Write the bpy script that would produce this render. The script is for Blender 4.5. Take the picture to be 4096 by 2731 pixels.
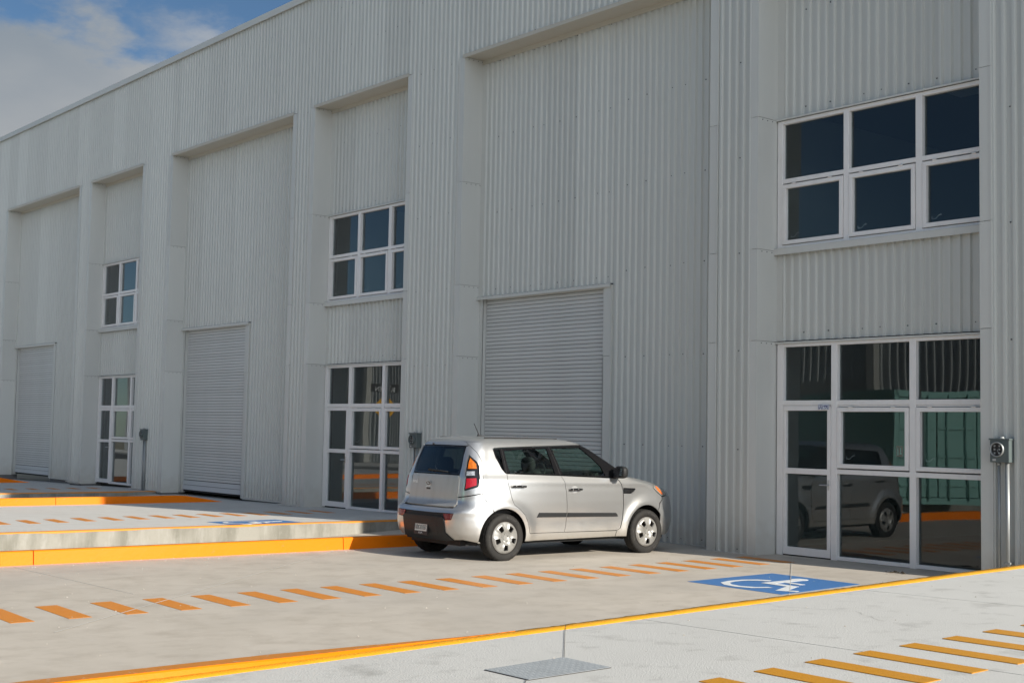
import bpy, bmesh, math, random
import numpy as np
from mathutils import Vector, Matrix
from mathutils.geometry import delaunay_2d_cdt
random.seed(7); rng = np.random.default_rng(7)
PI = math.pi
for o in list(bpy.data.objects): bpy.data.objects.remove(o)
sc = bpy.context.scene
COL = sc.collection

# ------------------------------------------------------------------ camera
cam_data = bpy.data.cameras.new('camera'); cam = bpy.data.objects.new('camera', cam_data); COL.objects.link(cam)
CAMC = Vector((0, -14.75, 1.681))
ROWX = Vector((0.6350, 0.7722, 0.0189)); ROWD = Vector((-0.0400, 0.0573, -0.9976)); FWD = Vector((-0.7714, 0.6328, 0.0673))
rz_, ry_, rx_ = 0.01891, -0.88355, 0.06736
def cam_axes(rx, ry, rz):
    cx, sx, cy, sy, cz, sz = math.cos(rx), math.sin(rx), math.cos(ry), math.sin(ry), math.cos(rz), math.sin(rz)
    B = np.array([[1, 0, 0], [0, 0, -1], [0, 1, 0]], float)
    Y = np.array([[cy, 0, -sy], [0, 1, 0], [sy, 0, cy]]); X = np.array([[1, 0, 0], [0, cx, sx], [0, -sx, cx]])
    Z = np.array([[cz, -sz, 0], [sz, cz, 0], [0, 0, 1]])
    return Z @ X @ Y @ B
A_ = cam_axes(rx_, ry_, rz_)
m = Matrix.Identity(4)
for i in range(3):
    m[i][0] = A_[0][i]; m[i][1] = -A_[1][i]; m[i][2] = -A_[2][i]; m[i][3] = CAMC[i]
cam.matrix_world = m
cam_data.sensor_width = 36; cam_data.lens = 5317.45 / 4096 * 36
cam_data.clip_start = .1; cam_data.clip_end = 3000
sc.camera = cam

# ------------------------------------------------------------------ light
SUN_EL = math.radians(25); SUN_AZ = math.atan2(.155, 1.0)      # azimuth from +X towards +Y
sdir = Vector((math.cos(SUN_EL) * math.cos(SUN_AZ), math.cos(SUN_EL) * math.sin(SUN_AZ), math.sin(SUN_EL)))
sd = bpy.data.lights.new('sun', 'SUN'); sun = bpy.data.objects.new('sun', sd); COL.objects.link(sun)
sd.energy = 4.6; sd.angle = math.radians(.53); sd.color = (1.0, .93, .82)
sun.rotation_euler = sdir.to_track_quat('Z', 'Y').to_euler(); sun.location = (20, 10, 30)
w = bpy.data.worlds.new('World'); sc.world = w; w.use_nodes = True
nt = w.node_tree; nt.nodes.clear()
def N(nt, t, **k):
    n = nt.nodes.new(t)
    for a, b in k.items():
        if a[0] == 'i' and a[1:].isdigit(): n.inputs[int(a[1:])].default_value = b
        else: setattr(n, a, b)
    return n
L = lambda nt, a, b: nt.links.new(a, b)
sky = N(nt, 'ShaderNodeTexSky', sky_type='NISHITA', sun_disc=False, sun_elevation=SUN_EL, sun_rotation=PI / 2 - SUN_AZ,
        air_density=1.0, dust_density=.6, ozone_density=2.0, altitude=1800)
tc = N(nt, 'ShaderNodeTexCoord'); sep = N(nt, 'ShaderNodeSeparateXYZ'); L(nt, tc.outputs['Generated'], sep.inputs[0])
mp = N(nt, 'ShaderNodeMapping'); mp.inputs['Scale'].default_value = (1, 1, 2.2); mp.inputs['Location'].default_value = (.37, .1, .0); L(nt, tc.outputs['Generated'], mp.inputs[0])
n1 = N(nt, 'ShaderNodeTexNoise'); n1.inputs['Scale'].default_value = 5.5; n1.inputs['Detail'].default_value = 9; n1.inputs['Roughness'].default_value = .55; L(nt, mp.outputs[0], n1.inputs[0])
# cloud bank near the horizon (elevation below ~16 deg), broken cloud above
a1 = N(nt, 'ShaderNodeMath', operation='MULTIPLY_ADD'); a1.inputs[1].default_value = .26; a1.inputs[2].default_value = -.13; L(nt, n1.outputs['Fac'], a1.inputs[0])
a2 = N(nt, 'ShaderNodeMath', operation='SUBTRACT'); L(nt, a1.outputs[0], a2.inputs[0]); L(nt, sep.outputs['Z'], a2.inputs[1])
bank = N(nt, 'ShaderNodeMapRange', interpolation_type='SMOOTHSTEP'); bank.inputs['From Min'].default_value = -.296; bank.inputs['From Max'].default_value = -.268; L(nt, a2.outputs[0], bank.inputs[0])
n2 = N(nt, 'ShaderNodeTexNoise'); n2.inputs['Scale'].default_value = 7; n2.inputs['Detail'].default_value = 8; n2.inputs['Roughness'].default_value = .6; L(nt, mp.outputs[0], n2.inputs[0])
wisp = N(nt, 'ShaderNodeMapRange', interpolation_type='SMOOTHSTEP'); wisp.inputs['From Min'].default_value = .42; wisp.inputs['From Max'].default_value = .64; wisp.inputs['To Max'].default_value = .75; L(nt, n2.outputs['Fac'], wisp.inputs[0])
# the cloud bank stands over the building side; the street side is mostly clear
sid = N(nt, 'ShaderNodeMapRange', interpolation_type='SMOOTHSTEP'); sid.inputs['From Min'].default_value = -.45; sid.inputs['From Max'].default_value = .0; sid.inputs['To Min'].default_value = .08; L(nt, sep.outputs['Y'], sid.inputs[0])
mx0 = N(nt, 'ShaderNodeMath', operation='MAXIMUM'); L(nt, bank.outputs[0], mx0.inputs[0]); L(nt, wisp.outputs[0], mx0.inputs[1])
sidx = N(nt, 'ShaderNodeMapRange', interpolation_type='SMOOTHSTEP'); sidx.inputs['From Min'].default_value = .0; sidx.inputs['From Max'].default_value = .5; L(nt, sep.outputs['X'], sidx.inputs[0])
sm = N(nt, 'ShaderNodeMath', operation='MAXIMUM'); L(nt, sid.outputs[0], sm.inputs[0]); L(nt, sidx.outputs[0], sm.inputs[1])
mx = N(nt, 'ShaderNodeMath', operation='MULTIPLY'); L(nt, mx0.outputs[0], mx.inputs[0]); L(nt, sm.outputs[0], mx.inputs[1])
cr = N(nt, 'ShaderNodeValToRGB'); cr.color_ramp.elements[0].position = .3; cr.color_ramp.elements[0].color = (2.1, 2.5, 2.95, 1)
cr.color_ramp.elements[1].position = .75; cr.color_ramp.elements[1].color = (4.8, 4.85, 4.9, 1)
e_ = cr.color_ramp.elements.new(.5); e_.color = (3.1, 3.3, 3.5, 1)
n3 = N(nt, 'ShaderNodeTexNoise'); n3.inputs['Scale'].default_value = 3.2; n3.inputs['Detail'].default_value = 5; L(nt, mp.outputs[0], n3.inputs[0]); L(nt, n3.outputs['Fac'], cr.inputs[0])
# clouds glow more towards the sun
vd = N(nt, 'ShaderNodeVectorMath', operation='DOT_PRODUCT'); vd.inputs[1].default_value = tuple(sdir); L(nt, tc.outputs['Generated'], vd.inputs[0])
vp = N(nt, 'ShaderNodeMapRange', interpolation_type='SMOOTHSTEP'); vp.inputs['From Min'].default_value = -.15; vp.inputs['From Max'].default_value = .95; vp.inputs['To Min'].default_value = 1; vp.inputs['To Max'].default_value = 5.0; L(nt, vd.outputs['Value'], vp.inputs[0])
vs = N(nt, 'ShaderNodeVectorMath', operation='SCALE'); L(nt, cr.outputs[0], vs.inputs[0]); L(nt, vp.outputs[0], vs.inputs['Scale'])
mixc = N(nt, 'ShaderNodeMix', data_type='RGBA'); L(nt, mx.outputs[0], mixc.inputs[0]); L(nt, vs.outputs[0], mixc.inputs[7])
tint = N(nt, 'ShaderNodeMix', data_type='RGBA', blend_type='MULTIPLY'); tint.inputs[0].default_value = 1; tint.inputs[7].default_value = (.52, .62, .66, 1)
L(nt, sky.outputs[0], tint.inputs[6]); L(nt, tint.outputs[2], mixc.inputs[6])
bg = N(nt, 'ShaderNodeBackground'); bg.inputs[1].default_value = .085; L(nt, mixc.outputs[2], bg.inputs[0])
wo = N(nt, 'ShaderNodeOutputWorld'); L(nt, bg.outputs[0], wo.inputs[0])
sc.view_settings.view_transform = 'Standard'; sc.view_settings.look = 'None'; sc.view_settings.gamma = 1
sc.view_settings.exposure = 0.48
sc.render.engine = 'CYCLES'
try: sc.cycles.max_bounces = 8; sc.cycles.transparent_max_bounces = 16
except Exception: pass

# ------------------------------------------------------------------ materials
MATS = {}
def mat(name, col, rough=.5, metal=0., noise=None, bump=None, coat=0., emit=None, spec=None, **kw):
    """noise=(scale, amount, second colour, (sx,sy,sz)); bump=(scale, strength, dist)"""
    if name in MATS: return MATS[name]
    M = bpy.data.materials.new(name); M.use_nodes = True; nt = M.node_tree
    b = nt.nodes['Principled BSDF']; b.inputs['Base Color'].default_value = (*col, 1); b.inputs['Roughness'].default_value = rough
    b.inputs['Metallic'].default_value = metal; b.inputs['Coat Weight'].default_value = coat
    if coat: b.inputs['Coat Roughness'].default_value = kw.get('coat_rough', .08)
    if spec is not None: b.inputs['Specular IOR Level'].default_value = spec
    tc = N(nt, 'ShaderNodeTexCoord')
    src = tc.outputs['Object']
    last = None
    for k, layer in enumerate(noise or []):
        sc_, amt, c2, st, lo, hi = layer
        mp = N(nt, 'ShaderNodeMapping'); mp.inputs['Scale'].default_value = st; L(nt, src, mp.inputs[0])
        n = N(nt, 'ShaderNodeTexNoise'); n.inputs['Scale'].default_value = sc_; n.inputs['Detail'].default_value = 7; n.inputs['Roughness'].default_value = .6; L(nt, mp.outputs[0], n.inputs[0])
        r = N(nt, 'ShaderNodeMapRange'); r.inputs['From Min'].default_value = lo; r.inputs['From Max'].default_value = hi; r.inputs['To Max'].default_value = amt; L(nt, n.outputs['Fac'], r.inputs[0])
        mi = N(nt, 'ShaderNodeMix', data_type='RGBA'); mi.inputs[7].default_value = (*c2, 1); L(nt, r.outputs[0], mi.inputs[0])
        if last: L(nt, last, mi.inputs[6])
        else: mi.inputs[6].default_value = (*col, 1)
        last = mi.outputs[2]
    if last: L(nt, last, b.inputs['Base Color'])
    if bump:
        n = N(nt, 'ShaderNodeTexNoise'); n.inputs['Scale'].default_value = bump[0]; n.inputs['Detail'].default_value = 6; L(nt, src, n.inputs[0])
        bp = N(nt, 'ShaderNodeBump'); bp.inputs['Strength'].default_value = bump[1]; bp.inputs['Distance'].default_value = bump[2]
        L(nt, n.outputs['Fac'], bp.inputs['Height']); L(nt, bp.outputs[0], b.inputs['Normal'])
    if emit: b.inputs['Emission Color'].default_value = (*emit, 1); b.inputs['Emission Strength'].default_value = 1
    MATS[name] = M; return M
def glass(name, tintc, boost=1.8, wav=.0, wscale=.6, base=0.0):
    if name in MATS: return MATS[name]
    M = bpy.data.materials.new(name); M.use_nodes = True; nt = M.node_tree; nt.nodes.clear()
    out = N(nt, 'ShaderNodeOutputMaterial'); tr = N(nt, 'ShaderNodeBsdfTransparent'); tr.inputs[0].default_value = (*tintc, 1)
    gl = N(nt, 'ShaderNodeBsdfGlossy'); gl.inputs['Roughness'].default_value = 0.0; gl.inputs[0].default_value = (.92, .97, 1, 1)
    fr = N(nt, 'ShaderNodeFresnel'); fr.inputs[0].default_value = 1.52
    mu = N(nt, 'ShaderNodeMath', operation='MULTIPLY_ADD'); mu.inputs[1].default_value = boost; mu.inputs[2].default_value = base; L(nt, fr.outputs[0], mu.inputs[0])
    ge = N(nt, 'ShaderNodeNewGeometry'); inv = N(nt, 'ShaderNodeMath', operation='SUBTRACT'); inv.inputs[0].default_value = 1; L(nt, ge.outputs['Backfacing'], inv.inputs[1])
    m2 = N(nt, 'ShaderNodeMath', operation='MULTIPLY', use_clamp=True); L(nt, mu.outputs[0], m2.inputs[0]); L(nt, inv.outputs[0], m2.inputs[1])
    if wav:
        tc = N(nt, 'ShaderNodeTexCoord'); n = N(nt, 'ShaderNodeTexNoise'); n.inputs['Scale'].default_value = wscale; n.inputs['Detail'].default_value = 1; L(nt, tc.outputs['Object'], n.inputs[0])
        bp = N(nt, 'ShaderNodeBump'); bp.inputs['Strength'].default_value = 1; bp.inputs['Distance'].default_value = wav; L(nt, n.outputs['Fac'], bp.inputs['Height'])
        L(nt, bp.outputs[0], gl.inputs['Normal'])
    mi = N(nt, 'ShaderNodeMixShader'); L(nt, m2.outputs[0], mi.inputs[0]); L(nt, tr.outputs[0], mi.inputs[1]); L(nt, gl.outputs[0], mi.inputs[2]); L(nt, mi.outputs[0], out.inputs[0])
    MATS[name] = M; return M

CLAD = mat('cladding_paint', (.595, .612, .585), .40, noise=[(1.1, .25, (.545, .56, .535), (1, 1, .25), .4, .7), (9, .25, (.50, .51, .485), (1, 1, .08), .55, .8)], bump=(2.5, .25, .006))
FLASH = mat('flashing_paint', (.61, .622, .595), .45, noise=[(1.6, .35, (.55, .56, .535), (1, 1, .5), .4, .75)], bump=(1.2, .25, .02))
SOFF = mat('soffit_paint', (.52, .495, .43), .55, noise=[(1.5, .4, (.52, .50, .45), (1, 1, 1), .45, .7)])
SHUT = mat('shutter_paint', (.60, .61, .60), .38, noise=[(2.5, .5, (.50, .51, .49), (.3, 1, 1.5), .5, .75), (14, .5, (.36, .34, .29), (1, 1, .5), .66, .78)])
SHUTTRIM = mat('shutter_rail', (.56, .585, .60), .4)
WFR = mat('window_aluminium', (.82, .81, .80), .35, noise=[(5, .35, (.62, .60, .57), (1, 1, .4), .5, .8)])
RUB = mat('dark_rubber', (.02, .02, .02), .8)
COREM = mat('building_core', (.16, .16, .16), .9)
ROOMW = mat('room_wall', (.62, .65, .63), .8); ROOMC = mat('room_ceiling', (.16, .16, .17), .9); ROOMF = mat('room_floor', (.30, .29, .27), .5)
CONC = mat('concrete_floor', (.47, .425, .36), .78, noise=[(1.1, .6, (.55, .50, .43), (1, 1, 1), .38, .62), (3.1, .7, (.375, .33, .27), (1, .8, 1), .47, .70), (11, .4, (.52, .50, .46), (1, 1, 1), .56, .75), (.35, .45, (.40, .37, .33), (1, 1, 1), .45, .65)], bump=(60, .12, .004))
CONC2 = mat('pale_concrete_floor', (.57, .56, .53), .8, noise=[(.8, .5, (.52, .505, .475), (1, 1, 1), .4, .65), (3, .5, (.45, .43, .39), (1, 1, 1), .52, .72)], bump=(60, .1, .004))
SLAB = mat('broomed_concrete', (.55, .545, .515), .85, noise=[(1.1, .5, (.50, .495, .465), (1, 1, 1), .4, .7), (3.3, .8, (.33, .325, .30), (1, .9, 1), .55, .76), (70, .5, (.47, .46, .43), (1, 1, 1), .55, .8)], bump=(85, .55, .008))
WALLC = mat('stained_concrete', (.30, .29, .255), .85, noise=[(2.1, .8, (.17, .165, .135), (1, .8, .25), .45, .60), (6, .5, (.40, .39, .36), (1, 1, .3), .52, .7), (14, .5, (.24, .23, .20), (1, 1, .6), .55, .75)], bump=(18, .3, .01))
YEL = mat('kerb_paint', (.88, .205, .0), .5, spec=.25, noise=[(25, .3, (.92, .30, .02), (1, 1, 1), .66, .74), (3, .25, (.80, .18, .0), (1, 1, 1), .5, .75), (8, .6, (.50, .20, .05), (1, .6, 1), .66, .72)], bump=(22, .35, .006))
YROUGH = mat('rough_edge_paint', (.72, .33, .003), .6, noise=[(60, .6, (.50, .22, .01), (1, 1, 1), .5, .7)], bump=(70, .7, .012))
STRO = mat('orange_line_paint', (.60, .215, .02), .6, noise=[(30, .35, (.75, .33, .06), (1, 1, 1), .6, .75), (5, .25, (.56, .26, .09), (1, 1, 1), .5, .7), (13, .7, (.47, .41, .33), (1, 2.5, 1), .66, .73)], bump=(60, .1, .003))
STRY = mat('yellow_line_paint', (.56, .245, .004), .62, noise=[(5, .3, (.44, .20, .01), (1, 1, 1), .5, .7), (60, .5, (.40, .19, .01), (1, 1, 1), .5, .75)], bump=(85, .5, .006))
EDGEO = mat('edge_line_paint', (.72, .27, .03), .6)
BLUE = mat('blue_sign_paint', (.055, .175, .42), .55, noise=[(40, .5, (.10, .22, .45), (1, 1, 1), .6, .75), (20, .7, (.35, .36, .36), (1, 1, 1), .72, .76)])
WHITE = mat('white_line_paint', (.72, .74, .74), .6, noise=[(25, .5, (.6, .6, .58), (1, 1, 1), .55, .75)])
SEAL = mat('joint_filler', (.50, .485, .45), .8); CRACK = mat('crack_dark', (.05, .045, .04), .9)  # near-black colour for cracks, slab joints and the cover frame
PLATE = mat('tread_plate', (.33, .355, .37), .55, .0, noise=[(6, .4, (.20, .21, .21), (1, 1, 1), .5, .75), (18, .6, (.14, .11, .08), (1, 1, 1), .70, .76)])
GALV = mat('galvanised_steel', (.36, .38, .38), .5, .5, noise=[(30, .4, (.34, .35, .34), (1, 1, .3), .45, .7)])
METG = mat('meter_enamel', (.10, .125, .125), .5); BLK = mat('black_plastic', (.018, .018, .019), .45); DARK = mat('deep_black', (.008, .008, .008), .7)
ASPH = mat('asphalt', (.055, .055, .056), .9, noise=[(60, .5, (.09, .09, .09), (1, 1, 1), .5, .7)])
EARTH = mat('earth', (.25, .22, .17), .95, noise=[(.5, .6, (.16, .17, .09), (1, 1, 1), .45, .6)])
WINGL = glass('window_glass', (.66, .70, .70), 1.35, .004, .55)

# ------------------------------------------------------------------ mesh helpers
def link(o, parent=None):
    COL.objects.link(o)
    if parent is not None: o.parent = parent
    return o
def mesh_obj(name, verts, faces, mt, parent=None, smooth=False, mats=None, fm=None):
    me = bpy.data.meshes.new(name); me.from_pydata([tuple(v) for v in verts], [], [tuple(f) for f in faces]); me.update()
    for q in (mats or [mt]): me.materials.append(q)
    if smooth: me.polygons.foreach_set('use_smooth', [True] * len(me.polygons))
    if fm is not None: me.polygons.foreach_set('material_index', fm)
    return link(bpy.data.objects.new(name, me), parent)
class MB:
    def __init__(s): s.v = []; s.f = []
    def add(s, v, f): k = len(s.v); s.v += [tuple(q) for q in v]; s.f += [tuple(i + k for i in q) for q in f]
    def box(s, x0, x1, y0, y1, z0, z1):
        s.add([(x0, y0, z0), (x1, y0, z0), (x1, y1, z0), (x0, y1, z0), (x0, y0, z1), (x1, y0, z1), (x1, y1, z1), (x0, y1, z1)],
              [(0, 3, 2, 1), (4, 5, 6, 7), (0, 1, 5, 4), (1, 2, 6, 5), (2, 3, 7, 6), (3, 0, 4, 7)]); return s
    def prism(s, poly, z0, z1):     # poly list of (x,y) ccw ; z0/z1 number or fn(x,y)
        n = len(poly); g0 = z0 if callable(z0) else (lambda x, y: z0); g1 = z1 if callable(z1) else (lambda x, y: z1)
        s.add([(x, y, g0(x, y)) for x, y in poly] + [(x, y, g1(x, y)) for x, y in poly],
              [tuple(range(n - 1, -1, -1)), tuple(range(n, 2 * n))] + [(i, (i + 1) % n, n + (i + 1) % n, n + i) for i in range(n)]); return s
    def tube(s, a, b, r, n=12, cap=True, r2=None):
        a = Vector(a); b = Vector(b); d = (b - a).normalized(); u = d.orthogonal().normalized(); w_ = d.cross(u); r2 = r if r2 is None else r2
        V = [a + (u * math.cos(t) + w_ * math.sin(t)) * r for t in [2 * PI * i / n for i in range(n)]] + [b + (u * math.cos(t) + w_ * math.sin(t)) * r2 for t in [2 * PI * i / n for i in range(n)]]
        F = [(i, (i + 1) % n, n + (i + 1) % n, n + i) for i in range(n)]
        if cap: F += [tuple(range(n - 1, -1, -1)), tuple(range(n, 2 * n))]
        s.add(V, F); return s
    def build(s, name, mt, parent=None, smooth=False): return mesh_obj(name, s.v, s.f, mt, parent, smooth)
def bevel(o, wd, seg=2, ang=.6):
    b = o.modifiers.new('bevel', 'BEVEL'); b.width = wd; b.segments = seg; b.limit_method = 'ANGLE'; b.angle_limit = ang; return o
def tag(o, label=None, cat=None, group=None, kind=None):
    if label: o['label'] = label
    if cat: o['category'] = cat
    if group: o['group'] = group
    if kind: o['kind'] = kind
    return o
def empty(name, loc=(0, 0, 0), rz=0):
    o = bpy.data.objects.new(name, None); o.location = loc; o.rotation_euler = (0, 0, rz); o.empty_display_size = .2
    return link(o)
def text_mesh(name, body, size, mt, parent=None, M=None, depth=.002, bend=None, spacing=1.0, align='CENTER'):
    cu = bpy.data.curves.new(name, 'FONT'); cu.body = body; cu.size = size; cu.extrude = depth; cu.align_x = align; cu.align_y = 'CENTER'; cu.space_character = spacing
    cu.resolution_u = 3
    t = bpy.data.objects.new(name + '_tmp', cu); COL.objects.link(t)
    dg = bpy.context.evaluated_depsgraph_get(); me = bpy.data.meshes.new_from_object(t.evaluated_get(dg)); bpy.data.objects.remove(t); bpy.data.curves.remove(cu)
    if bend:
        for v in me.vertices: v.co = bend(v.co)
    me.materials.clear(); me.materials.append(mt); me.name = name
    o = bpy.data.objects.new(name, me); link(o, parent)
    if M is not None: o.matrix_local = M
    return o

# ------------------------------------------------------------------ layout numbers (metres; facade plane y=0, building floor z=0)
PER = 12.4034
DL = [-44.285, -31.882, -19.478]; DR = [-38.146, -25.743, -13.339]; WL = [-37.235, -24.831, -12.428]; WR = [-33.699, -21.296, -8.892]
ZT = 8.626; ZP = 11.12; DEP = .43; XE = -8.2; XW = -62.0
def z1f(x, y): return .055 + .0148 * (x + 19.8)
def z0f(x, y): return -.02 + .0148 * (x + 32.2)
def zs(x, y): return .578 + .02 * x + .02 * y
def ramp(y): return -.07 + .045 * min(0, y)

def vary(M, lo=.93, hi=1.04, base_dirt=False):     # each sheet a slightly different tone, grime low on the wall
    nt = M.node_tree; b = nt.nodes['Principled BSDF']; src = b.inputs['Base Color'].links[0].from_socket
    oi = N(nt, 'ShaderNodeObjectInfo'); r = N(nt, 'ShaderNodeMapRange'); r.inputs['To Min'].default_value = lo; r.inputs['To Max'].default_value = hi; L(nt, oi.outputs['Random'], r.inputs[0])
    s = N(nt, 'ShaderNodeVectorMath', operation='SCALE'); L(nt, src, s.inputs[0]); L(nt, r.outputs[0], s.inputs['Scale']); out = s.outputs[0]
    if base_dirt:
        tc = N(nt, 'ShaderNodeTexCoord'); sp = N(nt, 'ShaderNodeSeparateXYZ'); L(nt, tc.outputs['Object'], sp.inputs[0])
        n = N(nt, 'ShaderNodeTexNoise'); n.inputs['Scale'].default_value = 5; n.inputs['Detail'].default_value = 6; L(nt, tc.outputs['Object'], n.inputs[0])
        a = N(nt, 'ShaderNodeMath', operation='MULTIPLY_ADD'); a.inputs[1].default_value = .9; L(nt, n.outputs['Fac'], a.inputs[0]); L(nt, sp.outputs['Z'], a.inputs[2])
        q = N(nt, 'ShaderNodeMapRange'); q.inputs['From Min'].default_value = .95; q.inputs['From Max'].default_value = .35; q.inputs['To Max'].default_value = .45; L(nt, a.outputs[0], q.inputs[0])
        mi = N(nt, 'ShaderNodeMix', data_type='RGBA'); mi.inputs[7].default_value = (.42, .385, .33, 1); L(nt, q.outputs[0], mi.inputs[0]); L(nt, out, mi.inputs[6]); out = mi.outputs[2]
    L(nt, out, b.inputs['Base Color'])
vary(CLAD, base_dirt=True); vary(FLASH, .95, 1.03, True); vary(SHUT, .95, 1.03)
# ================================================================== GROUND
YS = -19.0
g = MB(); g.box(-260, 260, -260, 260, -1.6, -1.1); tag(g.build('ground', EARTH), kind='structure')
g = MB(); g.box(-200, 200, -31, -19.6, -1.09, -.86); tag(g.build('road', ASPH), kind='structure')
g = MB(); g.box(-200, 200, -36, -31.0, -1.09, -.72); tag(g.build('far_pavement', CONC2), kind='structure')
# middle parking floor (car stands here)
pb = MB(); pb.prism([(-15.98, YS), (-7.402, YS), (-7.402, .9), (-15.98, .9)], -1.0, 0.0)
floor2 = tag(pb.build('parking_floor', CONC), kind='structure')
r2 = MB()
def rampmesh(mb, x0, x1, zoff=0.):
    ys = [YS, -12, -6, -1.2, 0, .9]
    V = []; F = []
    for y in ys: V += [(x0, y, ramp(y) + zoff), (x1, y, ramp(y) + zoff), (x0, y, -1.3), (x1, y, -1.3)]
    for i in range(len(ys) - 1):
        a = 4 * i; b = a + 4
        F += [(a, a + 1, b + 1, b), (a + 2, b + 2, b + 3, a + 3)]
    F += [(0, 2, 3, 1), (len(V) - 4, len(V) - 3, len(V) - 1, len(V) - 2)]
    mb.add(V, F)
rampmesh(r2, -19.82, -15.98); tag(r2.build('door_ramp', CONC), kind='structure')
r1 = MB(); rampmesh(r1, -32.22, -28.45, -.02); tag(r1.build('door_ramp', CONC2), kind='structure')
pb = MB(); pb.prism([(-28.45, YS), (-19.95, YS), (-19.95, .9), (-28.45, .9)], -1.0, z1f)
floor1 = tag(pb.build('parking_floor', CONC2), kind='structure')
pb = MB(); pb.prism([(-44.6, YS), (-32.36, YS), (-32.36, .9), (-44.6, .9)], -1.0, z0f)
floor0 = tag(pb.build('parking_floor', CONC2), kind='structure')
pb = MB(); pb.prism([(-70, YS), (-44.6, YS), (-44.6, .9), (-70, .9)], -1.0, lambda x, y: -.24)
tag(pb.build('parking_floor', CONC2), kind='structure')
# near slab, cast in panels
slab = MB(); JY = [(YS, YS), (-7.50, -7.68), (-4.70, -4.88), (14, 14)]
slabs = None
cuts = [-19.0, -7.5, -4.75, 20.0]
base_slab = MB(); base_slab.prism([(-7.38, YS), (16, YS), (16, 20), (-7.38, 20)], -1.0, lambda x, y: zs(x, y) - .06)
slabroot = tag(base_slab.build('near_slab', CRACK), kind='structure')
def slope(y): return y
for i in range(3):
    y0 = cuts[i] + (.005 if i else 0); y1 = cuts[i + 1] - (.005 if i < 2 else 0)
    nx = 40; V = []; F = []
    xa, xb = -7.30, 16.0
    def jy(x, y): return y - .065 * min(x + 7.4, 6) if y not in (-19.0, 20.0) else y
    poly = [(xa, jy(xa, y0)), (xb, jy(xb, y0)), (xb, jy(xb, y1)), (xa, jy(xa, y1))]
    q = MB(); q.prism(poly, lambda x, y: zs(x, y) - .055, zs); q.build('slab_panel', SLAB, slabroot)
# painted rough edge of the slab: slightly wavy nose
def edge_strip():
    ys = np.arange(-19, 20, .05); V = []; F = []
    prof = [(-.105, -.50), (-.102, -.02), (-.09, .005), (-.02, .008), (.085, .007), (.090, -.01)]
    for y in ys:
        wob = .006 * math.sin(y * 2.1) + .004 * math.sin(y * 5.3 + 1) + random.uniform(-.003, .003)
        wob2 = .005 * math.sin(y * 3.1 + 2) + random.uniform(-.004, .004)
        zz = zs(-7.4, y)
        for px_, pz in prof: V.append((-7.30 + px_ + (wob if px_ < 0 else wob2), y, zz + pz + (random.uniform(-.0018, .0018) if pz > -.02 else 0)))
    n = len(prof)
    for i in range(len(ys) - 1):
        for j in range(n - 1): F.append((i * n + j, i * n + j + 1, (i + 1) * n + j + 1, (i + 1) * n + j))
    return mesh_obj('painted_edge', V, F, YROUGH, slabroot, True)
edge_strip()
KTOP = mat('worn_dim_kerb_top', (.52, .19, .02), .6, noise=[(14, .7, (.50, .44, .36), (1, 1, 1), .62, .70), (4, .4, (.42, .16, .03), (1, 1, 1), .5, .7)])  # dimmer top against the sunlit sides is put into the colour; worn patches too
def zk3(y): return max(0, min(1, (-9.0 - y) / 3.0)) * .046
ys = np.arange(-19, -8.6, .06); V = []; F = []
for y in ys:
    h = zk3(y); tz = max(.05, min(1, (-8.7 - y) / 1.8)); zz = zs(-7.4, y) - .0; wob = .008 * math.sin(y * 1.7) + .004 * math.sin(y * 4.1)
    for px_, pz in [(-.115, -.5), (-.11, h - .008), (-.10, h), (.05 + wob, h + .001), (.062 + wob, h - .007), (.08 + wob, -.004)]: V.append((-7.42 + (px_ * tz + .04 * (1 - tz) if px_ < 0 else px_), y, zz + pz + .007))
for i in range(len(ys) - 1):
    for j in range(5): F.append((i * 6 + j, i * 6 + j + 1, (i + 1) * 6 + j + 1, (i + 1) * 6 + j))
F.append((0, 1, 2, 3, 4, 5))
k3 = mesh_obj('kerb', V, F, YEL, None, False, mats=[YEL, KTOP], fm=[1 if (k % 5) in (1, 2) and k < len(F) - 1 else 0 for k in range(len(F))]); tag(k3, 'low orange kerb tapering along the edge of the near pale slab', 'kerb')

# kerbs in segments
def kerb(x, y_end, floorz, label, H=.165, W=.17, seams=()):
    root = empty('kerb', (x, -6, 0)); tag(root, label, 'kerb', 'long orange kerbs beside the door ramps')
    cuts = sorted([YS] + list(seams) + [y_end])
    for a, b in zip(cuts[:-1], cuts[1:]):
        a2 = a + .006; last = b == y_end
        ys_ = list(np.arange(a2, b - (.006 if not last else 0), .25)) + [b - (.006 if not last else 0)]
        V = []; F = []
        for y in ys_:
            t = min(1, max(0.02, (y_end - y) / .95)) if last else 1
            h = H * t; wv = .006 * math.sin(y * 1.3 + x); fz = floorz(x, y)
            for px_, pz in [(0.02, -.02), (0.0, .0), (-.012 + wv, h - .012), (-.024 + wv, h), (-W + .015, h), (-W, h - .012), (-W, -.9)]: V.append((x + px_ - x, y + 6, fz + pz))
        n = 7
        for i in range(len(ys_) - 1):
            for j in range(n - 1): F.append((i * n + j, (i + 1) * n + j, (i + 1) * n + j + 1, i * n + j + 1))
        F += [tuple(range(n)), tuple(range((len(ys_) - 1) * n + n - 1, (len(ys_) - 1) * n - 1, -1))]
        mesh_obj('kerb_segment', V, F, YEL, root, False, mats=[YEL, KTOP], fm=[1 if (k % (n - 1)) == 3 and k < len(F) - 2 else 0 for k in range(len(F))])
    return root
kerb(-15.82, -1.3, lambda x, y: 0, 'orange kerb running out from behind the silver car', seams=(-13.7, -9.02, -4.72))
kerb(-28.1, -.25, z1f, 'orange kerb ending in a slope before the middle shutter', seams=(-16, -10.5, -4.15), H=.16)
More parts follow.
